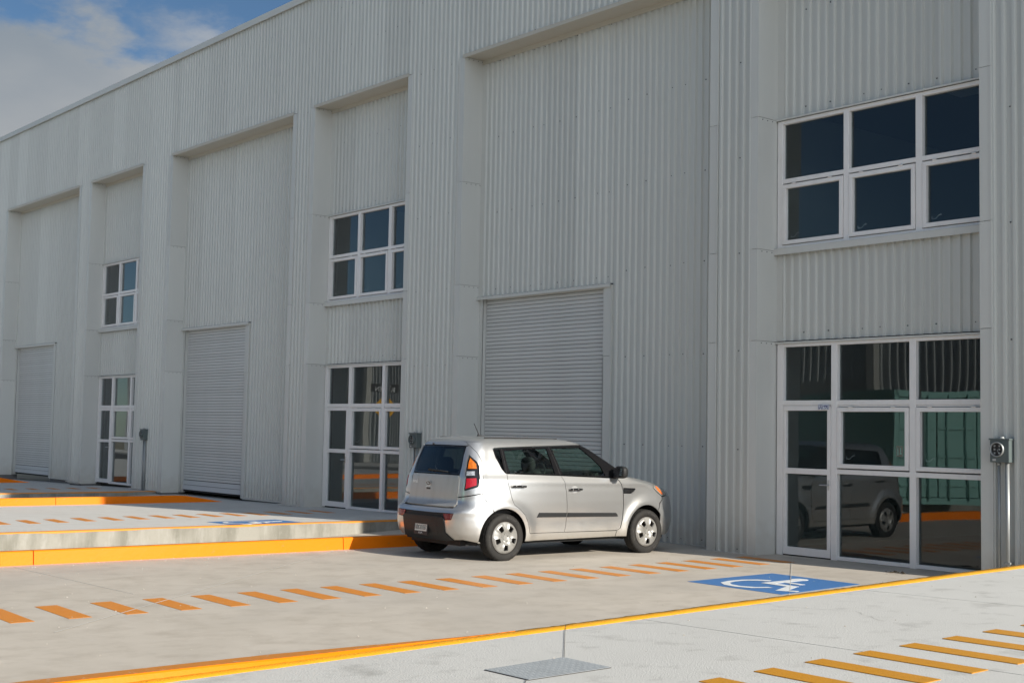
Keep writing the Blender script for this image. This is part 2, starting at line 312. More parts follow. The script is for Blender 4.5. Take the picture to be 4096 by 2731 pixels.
kerb(-40.6, -.25, z0f, 'short view of farthest orange kerb before the left shutter', seams=(-16, -10.5, -5.2), H=.16)
# retaining walls
def rwall(x, topz, label):
    root = empty('retaining_wall', (x, -9, 0)); tag(root, label, 'wall', 'stained concrete walls between parking floors')
    b = MB(); b.box(-.15, 0, YS + 9, 8.99, -1.2, topz); b.build('wall_body', WALLC, root)
    n = 200; V = []; F = []; ysn = np.linspace(YS + 9, 8.99, n)
    for y in ysn:
        wv = .010 * math.sin(y * 2.3) + .006 * math.sin(y * 6.1) + random.uniform(-.003, .003)
        V += [(-.15, y, topz + .005), (.004, y, topz + .004), (.004, y, topz - .016 + wv * .6)]
    for i in range(n - 1):
        a = 3 * i; F += [(a, a + 1, a + 4, a + 3), (a + 1, a + 2, a + 5, a + 4)]
    mesh_obj('painted_edge', V, F, EDGEO, root)
rwall(-19.8, .055, 'stained concrete wall behind the nearer orange kerb, left of the car')
rwall(-32.2, -.022, 'stained concrete wall below the narrow window bay at far left')

# painted markings
def flat(name, poly, zf, mt, parent, t=.0028):
    b = MB(); b.prism(poly, lambda x, y: zf(x, y) + .0008, lambda x, y: zf(x, y) + t); return b.build(name, mt, parent)
def quad(xl, xr, yl, yr, w): return [(xl, yl), (xr, yr - w), (xr, yr), (xl, yl + w)]
zf2 = lambda x, y: 0.0
tips = [-10.29 - .5 * k for k in range(12, 0, -1)] + [-10.29, -9.77, -9.25, -8.75, -8.24, -7.75, -7.27, -6.78, -6.28, -5.76, -5.24, -4.72, -4.2, -3.68, -3.16, -2.64, -2.12, -1.60, -1.05, -.52]
for y in tips:
    s = max(0, (y + 5.76) / 5.24) if y > -5.76 else 0
    flat('painted_stripe', quad(-12.24 - .14 * s, -11.34 - .14 * s, y, y + .18, .205), zf2, STRO, floor2)
tips1 = [(-22.98, -6.771), (-23.036, -6.272), (-23.176, -5.747), (-23.191, -5.241), (-23.277, -4.734), (-23.341, -4.223), (-23.36, -3.731), (-23.388, -3.24), (-23.42, -2.743), (-23.437, -2.266), (-23.561, -1.71), (-23.58, -1.207)]
tips1 = [(-22.95, -6.77 - .5 * k) for k in range(16, 0, -1)] + tips1 + [(-23.62, -.70)]
for x, y in tips1: flat('painted_stripe', quad(x, x + 1.06, y, y + .06, .19), z1f, STRO, floor1)
for k in range(26): flat('painted_stripe', quad(-35.55 + .03 * k, -34.45 + .03 * k, -.55 - .56 * k, -.52 - .56 * k, .2), z0f, STRO, floor0)
for k in range(-4, 40):
    y = -9.08 + .4715 * (k); 
    if y > 6: break
    xl = -5.19 + .035 * max(0, (y + 8)) * .9
    flat('painted_stripe', quad(xl, xl + .875, y, y + .10, .175), zs, STRY, slabroot, .005)
for k in range(1, 9):
    y = -9.08 - .4715 * 4 - .4715 * k; flat('painted_stripe', quad(-5.2, -4.33, y, y + .10, .175), zs, STRY, slabroot, .005)
# thin chalk line beside the slab stripes
# wheelchair pictograms
ARC = [(-10.16, -2.42), (-10.30, -2.51), (-10.38, -2.68), (-10.385, -2.80), (-10.38, -2.93), (-10.31, -3.14), (-10.14, -3.27), (-9.95, -3.31), (-9.76, -3.25), (-9.64, -3.02)]
ARCI = [(-9.735, -3.00), (-9.80, -3.13), (-9.96, -3.20), (-10.12, -3.165), (-10.24, -3.06), (-10.29, -2.92), (-10.295, -2.80), (-10.28, -2.70), (-10.22, -2.60), (-10.10, -2.53)]
def pictogram(fn, zf, parent, root_x=0):
    def P(l): return [fn(x, y) for x, y in l]
    pc = [(-10.69, -1.77), (-10.60, -3.38), (-9.21, -3.41), (-9.37, -1.81)]
    flat('blue_field', P(pc), zf, BLUE, parent)
    zf3 = lambda x, y: zf(x, y) + .0042
    n = len(ARC)
    V = [(*fn(*p), zf3(*fn(*p)) + .002) for p in ARC] + [(*fn(*p), zf3(*fn(*p)) + .002) for p in ARCI[::-1]]
    F = [(i, i + 1, n + i + 1, n + i) for i in range(n - 1)]
    mesh_obj('wheelchair_symbol', V, [f[::-1] for f in F], WHITE, parent)
    head = [(-10.02 + .10 * math.cos(t), -2.08 + .10 * math.sin(t)) for t in [2 * PI * i / 18 for i in range(18)]]
    def stroke(a, b, w_):
        d = Vector((b[0] - a[0], b[1] - a[1])).normalized(); nn = Vector((-d.y, d.x)) * w_ / 2
        return [(a[0] - nn.x, a[1] - nn.y), (b[0] - nn.x, b[1] - nn.y), (b[0] + nn.x, b[1] + nn.y), (a[0] + nn.x, a[1] + nn.y)]
    for s_ in (head, stroke((-10.0, -2.14), (-9.97, -2.76), .13), stroke((-9.99, -2.44), (-9.66, -2.49), .085), stroke((-10.0, -2.70), (-9.56, -2.74), .12), stroke((-9.62, -2.70), (-9.42, -3.17), .11), stroke((-9.45, -3.13), (-9.27, -3.06), .09)):
        flat('wheelchair_symbol', P(s_), zf3, WHITE, parent, .003 + .0004 * random.random())
pictogram(lambda x, y: (x, y), zf2, floor2)
pictogram(lambda x, y: (-21.02 + (x + 10.69) * .79, y * .85 - 1.35), z1f, floor1)
# joints in the parking floor (filled saw cuts)
def line(name, a, b, w_, zf, mt, parent, t=.003):
    d = Vector((b[0] - a[0], b[1] - a[1])).normalized(); nn = Vector((-d.y, d.x)) * w_ / 2
    return flat(name, [(a[0] - nn.x, a[1] - nn.y), (b[0] - nn.x, b[1] - nn.y), (b[0] + nn.x, b[1] + nn.y), (a[0] + nn.x, a[1] + nn.y)], zf, mt, parent, t)
line('joint', (-12.03, .3), (-9.27, -3.2), .007, lambda x, y: .0065, SEAL, floor2, .002)
line('joint', (-9.27, -3.2), (-8.2, -4.6), .016, zf2, SEAL, floor2, .0025)
line('joint', (-10.65, -10.7), (-15.8, -4.80), .012, lambda x, y: .0042, SEAL, floor2, .002)
line('joint', (-15.7, -9.30), (-12.658, -9.157), .006, zf2, SEAL, floor2, .0022)
line('joint', (-28.3, -1.1), (-20, -1.2), .02, z1f, SEAL, floor1, .002)
# crack from slab edge to the steel cover
for a, b in [((-7.37, -8.14), (-7.02, -8.46)), ((-7.02, -8.46), (-6.32, -9.09)), ((-5.88, -9.77), (-5.70, -9.95))]:
    line('crack', a, b, .0035, lambda x, y: zs(x, y) - .0005 + .004, CRACK, slabroot, .002)
# steel cover
pl = empty('steel_cover', (-6.08, -9.44, zs(-6.08, -9.44))); tag(pl, 'grey tread plate cover set flush in the near pale slab', 'cover')
pp = [(-6.297, -9.744), (-5.871, -9.762), (-5.849, -9.136), (-6.307, -9.107)]
b = MB(); b.prism([(x + 6.08, y + 9.44) for x, y in pp], lambda x, y: .02 * x + .02 * y + .001, lambda x, y: .02 * x + .02 * y + .006); b.build('plate', PLATE, pl)
b = MB()
for i in range(17):
    for j in range(24):
        x = -6.285 + .026 * i; y = -9.735 + .026 * j + (.013 if i % 2 else 0)
        if x > -5.875 or y > -9.13: continue
        a_ = PI / 4 if (i + j) % 2 else -PI / 4
        dx, dy = math.cos(a_) * .011, math.sin(a_) * .011; nx_, ny_ = -dy * .25, dx * .25
        xx, yy = x + 6.08, y + 9.44
        pts_ = [(xx - dx, yy - dy), (xx + nx_, yy + ny_)[0:2], (xx + dx, yy + dy), (xx - nx_, yy - ny_)]
        pts_ = [pts_[0], pts_[3], pts_[2], pts_[1]]
        b.prism(pts_, lambda x, y: .02 * x + .02 * y + .005, lambda x, y: .02 * x + .02 * y + .0072)
o = b.build('tread_pattern', PLATE, pl); tag(o, kind='stuff')
fr = MB()
for (a, c) in zip(pp, pp[1:] + pp[:1]):
    d = Vector((c[0] - a[0], c[1] - a[1])).normalized(); nn = Vector((d.y, -d.x)) * .005
    fr.prism([(a[0] + 6.08, a[1] + 9.44), (a[0] + nn.x + 6.08, a[1] + nn.y + 9.44), (c[0] + nn.x + 6.08, c[1] + nn.y + 9.44), (c[0] + 6.08, c[1] + 9.44)], lambda x, y: .02 * x + .02 * y + .001, lambda x, y: .02 * x + .02 * y + .004)
fr.build('cover_frame', CRACK, pl)
# loose grit
b = MB()
def pebble(x, y, z, r):
    V = [(x + r * random.uniform(.7, 1.2), y, z), (x, y + r * random.uniform(.7, 1.2), z), (x - r, y, z), (x, y - r * random.uniform(.7, 1.2), z), (x + random.uniform(-.2, .2) * r, y, z + r * random.uniform(.5, 1.0))]
    b.add(V, [(0, 1, 4), (1, 2, 4), (2, 3, 4), (3, 0, 4)])
for k in range(340):
    x = random.uniform(-15.5, -7.6); y = random.uniform(-12, -.2); pebble(x, y, .001, random.choice([.005, .006, .008, .011]))
for k in range(50):
    x = random.uniform(-7.1, -3); y = random.uniform(-11, -1); pebble(x, y, zs(x, y), random.choice([.005, .007, .010]))
for k in range(70):
    x = random.uniform(-15.75, -15.5); y = random.uniform(-12, -4); pebble(x, y, .001, random.uniform(.008, .016))
tag(b.build('grit', mat('grit_stone', (.42, .39, .34), .9)), 'scattered small stones and grit lying on the concrete', 'grit', kind='stuff')
for n_, (x, y, s_) in enumerate([(-9.9, -.35, 1.0)]):
    lf = MB()
    for k in range(16):
        a = random.uniform(0, 6.28); r = random.uniform(.02, .10); xx = x + r * math.cos(a) * 1.6; yy = y + r * math.sin(a) * .7; q = random.uniform(0, 3)
        dx, dy = .035 * math.cos(q), .035 * math.sin(q)
        lf.add([(xx - dx, yy - dy, .004), (xx + dy * .3, yy - dx * .3, .012 + random.random() * .02), (xx + dx, yy + dy, .006 + random.random() * .01), (xx - dy * .3, yy + dx * .3, .010)], [(0, 1, 2, 3)])
    tag(lf.build('leaf_litter', mat('dry_leaf', (.16, .13, .09), .8)), 'little heap of dry litter below the large glazed front', 'litter', kind='stuff')

# hairline cracks wandering over the near slab and the parking floor
def wander(pts, w_, zf, parent, mt=CRACK):
    P_ = []
    for a, b_ in zip(pts[:-1], pts[1:]):
        for k in range(6):
            t = k / 6; P_.append((a[0] + (b_[0] - a[0]) * t + random.uniform(-.02, .02), a[1] + (b_[1] - a[1]) * t + random.uniform(-.02, .02)))
    P_.append(pts[-1]); V = []; F = []
    for i, q in enumerate(P_):
        a = P_[max(0, i - 1)]; c_ = P_[min(len(P_) - 1, i + 1)]; d = Vector((c_[0] - a[0], c_[1] - a[1])).normalized(); h = w_ / 2 * random.uniform(.5, 1.2)
        V += [(q[0] - d.y * h, q[1] + d.x * h, zf(*q) + .0025), (q[0] + d.y * h, q[1] - d.x * h, zf(*q) + .0025)]
    for i in range(len(P_) - 1): F.append((2 * i, 2 * i + 1, 2 * i + 3, 2 * i + 2))
    mesh_obj('hairline_crack', V, F, mt, parent)
HAIR = mat('hairline', (.22, .21, .19), .9)
wander([(-7.0, -6.2), (-6.4, -6.0), (-5.9, -6.3)], .004, zs, slabroot, HAIR)
wander([(-6.4, -3.4), (-5.7, -3.1), (-5.0, -3.3)], .004, zs, slabroot, HAIR)
# ================================================================== BUILDING
BLD = empty('warehouse', (0, 0, 0)); tag(BLD, 'long pale grey ribbed metal warehouse with shutters and recessed windows', 'warehouse')
PITCH = .1425; RD = .034
def rib_profile(x0, x1, phase=0.):
    """polyline (x, depth) from x0 to x1 ; depth 0 valley, RD rib"""
    pts = []; k = math.floor((x0 - phase) / PITCH) - 1
    pat = [(.0, 0), (.074, 0), (.090, 1), (.1265, 1), (.1425, 0)]
    raw = []
    while phase + k * PITCH < x1 + PITCH:
        b0 = phase + k * PITCH
        for dx, h in pat[:-1]: raw.append((b0 + dx, h * RD))
        k += 1
    xs = [p[0] for p in raw]; hs = [p[1] for p in raw]
    f = lambda x: float(np.interp(x, xs, hs))
    pts = [(x0, f(x0))] + [(x, h) for x, h in raw if x0 + 1e-4 < x < x1 - 1e-4] + [(x1, f(x1))]
    return pts
def sheet(x0, x1, z0, z1, yp, parent=BLD, phase=0., off=0.):
    p = rib_profile(x0, x1, phase); V = []; F = []
    for x, h in p: V += [(x, yp - h - off, z0), (x, yp - h - off, z1)]
    for i in range(len(p) - 1): F.append((2 * i, 2 * i + 2, 2 * i + 3, 2 * i + 1))
    n = len(V)
    for x, h in p: V += [(x, yp - h - off + .008, z0), (x, yp - h - off + .008, z1)]
    for i in range(len(p) - 1): F.append((n + 2 * i, n + 2 * i + 1, n + 2 * i + 3, n + 2 * i + 2)); F.append((2 * i, n + 2 * i, n + 2 * i + 2, 2 * i + 2))
    F.append((0, 1, n + 1, n)); e = n - 2; F.append((e, n + e, n + e + 1, e + 1))
    return mesh_obj('cladding_sheet', V, F, CLAD, parent)
screws = []
def clad(x0, x1, z0, z1, yp, phase=0., n=6, rows=None):
    k0 = math.floor((x0 - phase) / (PITCH * n)); x = x0; i = 0
    while x < x1 - 1e-3:
        nx = min(x1, phase + (k0 + 1 + i) * PITCH * n + .085)
        if nx - x > .02:
            sheet(x + (.004 if i else 0), nx - (.003 if nx < x1 else 0), z0, z1, yp, phase=phase, off=.005 * (i % 2) + random.uniform(0, .001))
            for zr in (rows if rows is not None else np.arange(z0 + .12, z1, 1.42)):
                for q in (0, 3):
                    xx = phase + (k0 + i) * PITCH * n + q * PITCH + .040 + (PITCH * n if False else 0)
                    if q == 3 and (i % 2): xx += PITCH
                    for e in ((0, -.062) if q == 0 else (0,)):
                        if x0 + .03 < xx + e < x1 - .03: screws.append((xx + e, yp, zr + random.uniform(-.01, .01)))
        x = nx; i += 1
# core volume (real walls and roof behind the sheets)
c = MB()
def wallbox(x0, x1, z0, z1, y0=.012, y1=.25): c.box(x0, x1, y0, y1, z0, z1)
edges = [XW] + sum([[DL[i], DR[i], WL[i], WR[i]] for i in range(3)], []) + [XE]
piers = [(edges[2 * i], edges[2 * i + 1]) for i in range(len(edges) // 2)]
for a, b_ in piers: wallbox(a + .02, b_ - .02, -.6, ZP - .02, .012, DEP + .2)
for i in range(3):
    for a, b_ in ((DL[i], DR[i]), (WL[i], WR[i])): c.box(a - .02, b_ + .02, .012, DEP + .2, ZT + .012, ZP - .02)
c.box(XW, XE - .02, DEP + .2, 26, ZP - .25, ZP - .03)        # roof
c.box(XW, XE - .02, 25.8, 26, -.6, ZP - .25); c.box(XW, XW + .2, .2, 25.8, -.6, ZP - .25); c.box(XE - .2, XE - .02, DEP + .2, 25.8, -.6, ZP - .25)
# back planes of recesses
for i in range(3):
    c.box(DL[i], DR[i], DEP + .012, DEP + .2, 4.25, ZT + .012)                     # above shutter
    c.box(DL[i] + 3.45, DR[i], DEP + .012, DEP + .2, -.6, 4.25)
    c.box(WL[i], WR[i], DEP + .012, DEP + .2, 6.30, ZT + .012); c.box(WL[i], WR[i], DEP + .012, DEP + .2, 3.04, 4.36)
c.build('wall_core', COREM, BLD)
# front cladding
TW = .115
for a, b_ in piers:
    clad(a + (TW if a > XW else 0), b_ - TW, -.06, ZP, 0.)
for i in range(3):
    for a, b_ in ((DL[i], DR[i]), (WL[i], WR[i])):
        clad(a - TW, b_ + TW, ZT + .015, ZP, 0., rows=[ZT + .06, ZT + 1.1, ZT + 2.0])
# end wall of the building
p = rib_profile(0, 26); V = []; F = []
for x, h in p: V += [(XE + h, x, -.1), (XE + h, x, ZP)]
for i in range(len(p) - 1): F.append((2 * i, 2 * i + 2, 2 * i + 3, 2 * i + 1))
mesh_obj('end_cladding', V, F, CLAD, BLD)
b = MB(); b.box(XE - .14, XE + .035, -.036, .0, -.06, ZP); b.box(XE, XE + .036, 0, .14, -.06, ZP); b.build('corner_trim', FLASH, BLD)
# parapet cap
segs = np.arange(XW, XE + .1, 3.05)
for a, b_ in zip(segs, list(segs[1:]) + [XE + .08]):
    if b_ - a < .1: continue
    b = MB(); b.box(a, b_ - .006, -.075, .35, ZP + .0, ZP + .10); b.box(a, b_ - .006, -.088, -.07, ZP - .035, ZP + .112); b.build('parapet_cap', FLASH, BLD)
# recess linings: jamb panels, soffit, corner trims
JZ = [-.05, 3.04, 4.36, 6.28, ZT]
def jamb(xl, sgn, zs_=JZ):      # sgn +1: left jamb (faces +X), -1 right jamb
    for z0, z1 in zip(zs_[:-1], zs_[1:]):
        b = MB(); j = random.uniform(0, .003)
        # flange on the facade, return into the recess
        f0, f1 = (xl - TW - .02, xl + j) if sgn > 0 else (xl - j, xl + TW + .02)
        b.box(f0, f1, -.036 - j, -.028, z0 + .003, z1 - .003)
        b.box(min(xl, xl + sgn * .008) + sgn * j, max(xl, xl + sgn * .008) + sgn * j, -.0365 - j, DEP + .01, z0 + .003, z1 - .003)
        # folded bead at the cladding side
        fx_ = f0 - .022 if sgn > 0 else f1
        b.box(fx_, fx_ + .022, -.046, -.004, z0 + .003, z1 - .003)
        b.build('jamb_panel', FLASH, BLD)
        for q in (.06, .17, .28, .38): screws.append((xl + sgn * (.010), q, z1 - .03, 'x' if sgn > 0 else '-x'))
for i in range(3):
    jamb(DL[i], 1); jamb(DR[i], -1); jamb(WL[i], 1); jamb(WR[i], -1)
    for a, b_ in ((DL[i], DR[i]), (WL[i], WR[i])):
        xs_ = [a - .03]; 
        while xs_[-1] < b_ - 1.0: xs_.append(min(b_ + .03, xs_[-1] + (1.15 if len(xs_) == 1 else 3.05)))
        xs_[-1] = b_ + .03
        for p0, p1 in zip(xs_[:-1], xs_[1:]):
            b = MB(); b.box(p0 + .002, p1 - .002, -.05, DEP + .01, ZT, ZT + .008); b.box(p0 + .002, p1 - .002, -.054, -.046, ZT - .022, ZT + .045)
            b.box(p0 + .002, p1 - .002, DEP - .046, DEP - .038, ZT - .085, ZT); b.build('soffit_panel', SOFF, BLD)
# recessed cladding
for i in range(3):
    xd = DL[i] + 3.60                      # right of shutter trim
    clad(DL[i] + .13, xd, 4.16, ZT - .03, DEP, phase=DL[i] + .02)
    clad(xd, DR[i], -.03, ZT - .03, DEP, phase=DL[i] + .02)
    b = MB(); b.box(DL[i] + .009, DL[i] + .125, DEP - .034, DEP - .02, 4.13, ZT); b.build('trim', FLASH, BLD)
    clad(WL[i] + .14, WR[i], 6.30, ZT - .03, DEP, phase=WL[i] + .03)
    clad(WL[i] + .12, WR[i], 3.05, 4.31, DEP, phase=WL[i] + .01)
    b = MB(); b.box(WL[i] + .009, WL[i] + .135, DEP - .034, DEP - .02, 6.30, ZT); b.build('trim', FLASH, BLD); b = MB(); b.box(WL[i] + .009, WL[i] + .115, DEP - .034, DEP - .02, 3.05, 4.31); b.build('trim', FLASH, BLD)
    # drips
    b = MB(); b.box(WL[i] - .02, WR[i], DEP - .075, DEP + .0, 6.275, 6.287); b.box(WL[i] - .02, WR[i], DEP - .078, DEP - .07, 6.262, 6.287); b.build('drip_flashing', FLASH, BLD); b = MB()
    b.box(WL[i] - .02, WR[i], DEP - .07, DEP + .0, 3.022, 3.034); b.box(WL[i] - .02, WR[i], DEP - .073, DEP - .065, 3.008, 3.034); b.build('drip_flashing', FLASH, BLD)
    b = MB(); b.box(WL[i] - .01, WR[i], DEP - .105, DEP, 4.378, 4.388); b.box(WL[i] - .01, WR[i], DEP - .107, DEP - .095, 4.295, 4.39); b.build('window_sill', FLASH, BLD)
    # dark closure behind the rib ends
    b = MB(); b.box(WL[i] + .12, WR[i], DEP - .012, DEP + .01, 6.287, 6.304); b.build('rib_closure', DARK, BLD); b = MB(); b.box(WL[i] + .1, WR[i], DEP - .012, DEP + .01, 3.034, 3.053)
    b.build('rib_closure', DARK, BLD)
    # base flashings
    b = MB(); b.box(xd - .05, DR[i], DEP - .06, DEP, -.03, -.004 + .008); b.build('base_flashing', FLASH, BLD)
for a, b_ in piers:
    b = MB(); b.box(a - .0, b_ + .0, -.062, 0, -.02, .006); b.box(a - .12 if a > XW else a, a, -.062, .02, -.02, .004); b.build('base_flashing', FLASH, BLD)

# roller shutters
slat_me = None
def slat_mesh():
    x0, x1 = 0, 3.27; n = 5; V = []; F = []
    prof = [(0, .008), (.0015, -.0035), (.030, -.0058), (.0590, -.0045), (.0617, -.0015), (.0622, .010), (.0, .014)]
    for x in (x0, x1):
        for z, y in prof: V.append((x, y, z))
    k = len(prof)
    for j in range(k): F.append((j, (j + 1) % k, k + (j + 1) % k, k + j)[::-1])
    me = bpy.data.meshes.new('slat'); me.from_pydata(V, [], F); me.update(); me.materials.append(SHUT); return me
slat_me = slat_mesh(); SP = .0688
for i in range(3):
    x0 = DL[i] + .115; x1 = DL[i] + 3.405
    door = MB(); door.box(x0, x1, DEP + .10, DEP + .13, 0, 4.2)
    droot = door.build('roller_shutter', RUB, BLD)
    tag(droot, None)
    k = 0; z = .30
    while z < 4.10:
        s = bpy.data.objects.new('slat', slat_me); link(s, droot); s.location = (x0 + .01, DEP + .085 + random.uniform(-.0005, .0005), z); z += SP; k += 1
    b = MB(); b.box(x0 + .01, x1 - .01, DEP + .068, DEP + .095, .175, .285); b.box(x0 + .01, x1 - .01, DEP + .06, DEP + .10, .05, .165); b.box(x0 + .01, x1 - .01, DEP + .05, DEP + .10, .05, .065); b.build('bottom_rail', SHUTTRIM, droot)
    b = MB(); b.box(x0 - .106, x0 + .0, DEP - .005, DEP + .012, -.03, 4.12); b.box(x0 - .012, x0 + .0, DEP + .0, DEP + .14, -.03, 4.12)
    b.build('guide_rail', FLASH, BLD)
    # right-hand trim of shutter
    b = MB(); b.box(x1 + .0, x1 + .175, DEP - .036, DEP - .026, -.02, 2.95); b.box(x1 + .0, x1 + .175, DEP - .037, DEP - .027, 2.956, 4.13); b.box(x1, x1 + .01, DEP - .036, DEP + .14, -.02, 4.13); b.box(x1 + .175, x1 + .195, DEP - .045, DEP - .0, -.02, 4.13); b.build('trim', FLASH, BLD)
    b = MB(); b.box(DL[i] - .02, x1 + .2, DEP - .075, DEP + .14, 4.122, 4.13); b.box(DL[i] - .02, x1 + .2, DEP - .078, DEP - .07, 4.095, 4.148); b.build('drip_flashing', FLASH, BLD)

# windows -------------------------------------------------------------
YF = .390; YG = .452
def bar(mb, x0, x1, z0, z1, y0=YF, y1=YF + .10): mb.box(x0, x1, y0, y1, z0, z1)
def ring_bars(mb, x0, x1, z0, z1, t, y0, y1):
    mb.box(x0, x1, y0, y1, z1 - t, z1); mb.box(x0, x1, y0, y1, z0, z0 + t); mb.box(x0, x0 + t, y0, y1, z0 + t, z1 - t); mb.box(x1 - t, x1, y0, y1, z0 + t, z1 - t)
def pane(x0, x1, z0, z1, parent, y=YG):
    b = MB(); b.box(x0, x1, y, y + .006, z0, z1); return b.build('pane', WINGL, parent)
def stay(x, z, parent):
    b = MB(); b.tube((x - .055, YG + .05, z + .035), (x - .055, YG + .05, z), .006, 6); b.tube((x - .055, YG + .05, z), (x, YG + .055, z), .007, 6); b.tube((x, YG + .055, z), (x + .05, YG + .055, z + .045), .006, 6); b.tube((x + .05, YG + .055, z + .045), (x + .085, YG + .055, z + .045), .009, 6)
    b.build('stay_handle', WFR, parent)
def sash(x0, x1, z0, z1, parent):
    b = MB(); ring_bars(b, x0, x1, z0, z1, .058, YF - .012, YF + .075)
    s = b.build('sash', WFR, parent); bevel(s, .004, 1)
    b = MB()
    for hx in (.2, .8): b.tube((x0 + (x1 - x0) * hx - .03, YF - .018, z1 + .004), (x0 + (x1 - x0) * hx + .03, YF - .018, z1 + .004), .009, 8)
    b.build('hinge', WFR, parent)
for i in range(3):
    X = WL[i]
    # lower storefront
    win = MB(); xr = X + 3.50
    cols = [(X + .14, X + .98), (X + 1.082, X + 2.235), (X + 2.335, X + 3.40)]
    for a, b_ in ((X + .03, X + .14), (X + .98, X + 1.082), (X + 2.235, X + 2.335), (X + 3.40, xr)): bar(win, a, b_, .0, 3.01)
    for c0, c1 in cols:
        bar(win, c0, c1, 2.962, 3.01, YF + .002); bar(win, c0, c1, 2.125, 2.195, YF + .002)
        bar(win, c0, c1, 2.10, 2.125, YF + .02)
        if c0 > X + .5: bar(win, c0, c1, 1.18, 1.245, YF + .002); bar(win, c0, c1, .005, .055, YF + .002)
    wobj = win.build('window', WFR, BLD); bevel(wobj, .004, 1)
    for c0, c1 in cols: pane(c0 - .01, c1 + .01, 2.19, 2.965, wobj, YG)
    for c0, c1 in cols[1:]:
        pane(c0 - .01, c1 + .01, .05, 1.185, wobj, YG)
        sash(c0 + .008, c1 - .008, 1.262, 2.093, wobj); pane(c0 + .06, c1 - .06, 1.315, 2.04, wobj, YG - .02)
        stay(c0 + .13, 1.39, wobj)
    # door leaf
    dl = MB(); x0, x1 = X + .146, X + .974
    dl.box(x0, x1, YF + .0, YF + .075, .018, .125); dl.box(x0, x1, YF, YF + .075, 1.157, 1.237); dl.box(x0, x1, YF, YF + .075, 2.05, 2.118)
    dl.box(x0, x0 + .045, YF - .001, YF + .076, .018, 2.118); dl.box(x1 - .06, x1, YF - .001, YF + .076, .018, 2.118)
    dob = dl.build('entrance_door', WFR, BLD); bevel(dob, .004, 1)
    pane(x0 + .04, x1 - .055, .12, 1.16, dob, YG - .015); pane(x0 + .04, x1 - .055, 1.23, 2.055, dob, YG - .015)
    b = MB(); b.tube((x1 - .03, YF, 1.02), (x1 - .03, YF - .05, 1.02), .010, 8); b.tube((x1 - .02, YF - .05, 1.02), (x1 - .145, YF - .052, 1.018), .010, 8); b.box(x1 - .045, x1 - .018, YF - .006, YF, .95, 1.09)
    b.build('door_handle', mat('brushed_steel', (.6, .6, .6), .3, .9), dob)
    b = MB(); b.box(x0, x1, YF + .01, YF + .06, -.01, .018); b.build('threshold', RUB, BLD)
    # upper window
    win = MB(); ucols = [(X + .11, X + 1.18), (X + 1.27, X + 2.335), (X + 2.435, X + 3.40)]
    for a, b_ in ((X + .02, X + .11), (X + 1.18, X + 1.27), (X + 2.335, X + 2.435), (X + 3.40, xr)): bar(win, a, b_, 4.40, 6.262)
    for c0, c1 in ucols:
        bar(win, c0, c1, 6.208, 6.262, YF + .002); bar(win, c0, c1, 5.338, 5.402, YF + .002); bar(win, c0, c1, 4.40, 4.435, YF + .002)
    wobj = win.build('window', WFR, BLD); bevel(wobj, .004, 1)
    for c0, c1 in ucols:
        pane(c0 - .01, c1 + .01, 5.395, 6.215, wobj, YG)
        sash(c0 + .008, c1 - .008, 4.445, 5.318, wobj); pane(c0 + .06, c1 - .06, 4.50, 5.265, wobj, YG - .02)
        stay(c0 + .13, 4.57, wobj)
    # rooms behind the glass
    b = MB(); y0, y1 = DEP + .21, 7.0; xa, xb = X - .7, X + 4.0
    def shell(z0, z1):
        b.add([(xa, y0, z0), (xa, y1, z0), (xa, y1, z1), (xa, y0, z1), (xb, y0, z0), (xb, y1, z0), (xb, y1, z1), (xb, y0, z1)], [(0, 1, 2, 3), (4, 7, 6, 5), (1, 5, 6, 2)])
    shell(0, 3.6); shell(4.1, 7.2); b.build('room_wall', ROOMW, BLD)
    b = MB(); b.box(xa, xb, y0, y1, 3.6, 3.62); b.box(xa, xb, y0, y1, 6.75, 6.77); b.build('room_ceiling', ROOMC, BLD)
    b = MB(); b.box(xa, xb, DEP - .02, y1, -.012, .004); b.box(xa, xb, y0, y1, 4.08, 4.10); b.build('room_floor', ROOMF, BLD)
    b = MB(); b.box(X + 1.6, X + 2.05, 2.2, 2.65, 6.735, 6.75); b.build('ceiling_panel', mat('ceiling_panel', (.7, .7, .7), .6), BLD)
# torn sticker on the right-hand door
b = MB(); X = WL[2]; b.box(X + .77, X + .955, YF - .016, YF - .0135, 2.065, 2.135); o = b.build('paper_sticker', mat('sticker', (.6, .65, .72), .5, noise=[(40, .9, (.05, .06, .2), (1, 1, 1), .48, .55)]), BLD)
# fire extinguisher sign behind glass
b = MB(); b.box(WL[2] + 1.985, WL[2] + 2.085, YG + .012, YG + .015, 1.44, 1.585); o = b.build('extinguisher_sign', mat('sign_red', (.45, .02, .02), .5), BLD)
b = MB(); b.box(WL[2] + 2.0, WL[2] + 2.022, YG + .008, YG + .0118, 1.46, 1.54); b.box(WL[2] + 2.008, WL[2] + 2.016, YG + .008, YG + .0118, 1.54, 1.565); b.box(WL[2] + 2.048, WL[2] + 2.060, YG + .008, YG + .0118, 1.49, 1.56); b.box(WL[2] + 2.040, WL[2] + 2.068, YG + .008, YG + .0118, 1.475, 1.492); b.build('sign_symbol', mat('sign_white', (.7, .7, .7), .5), BLD)
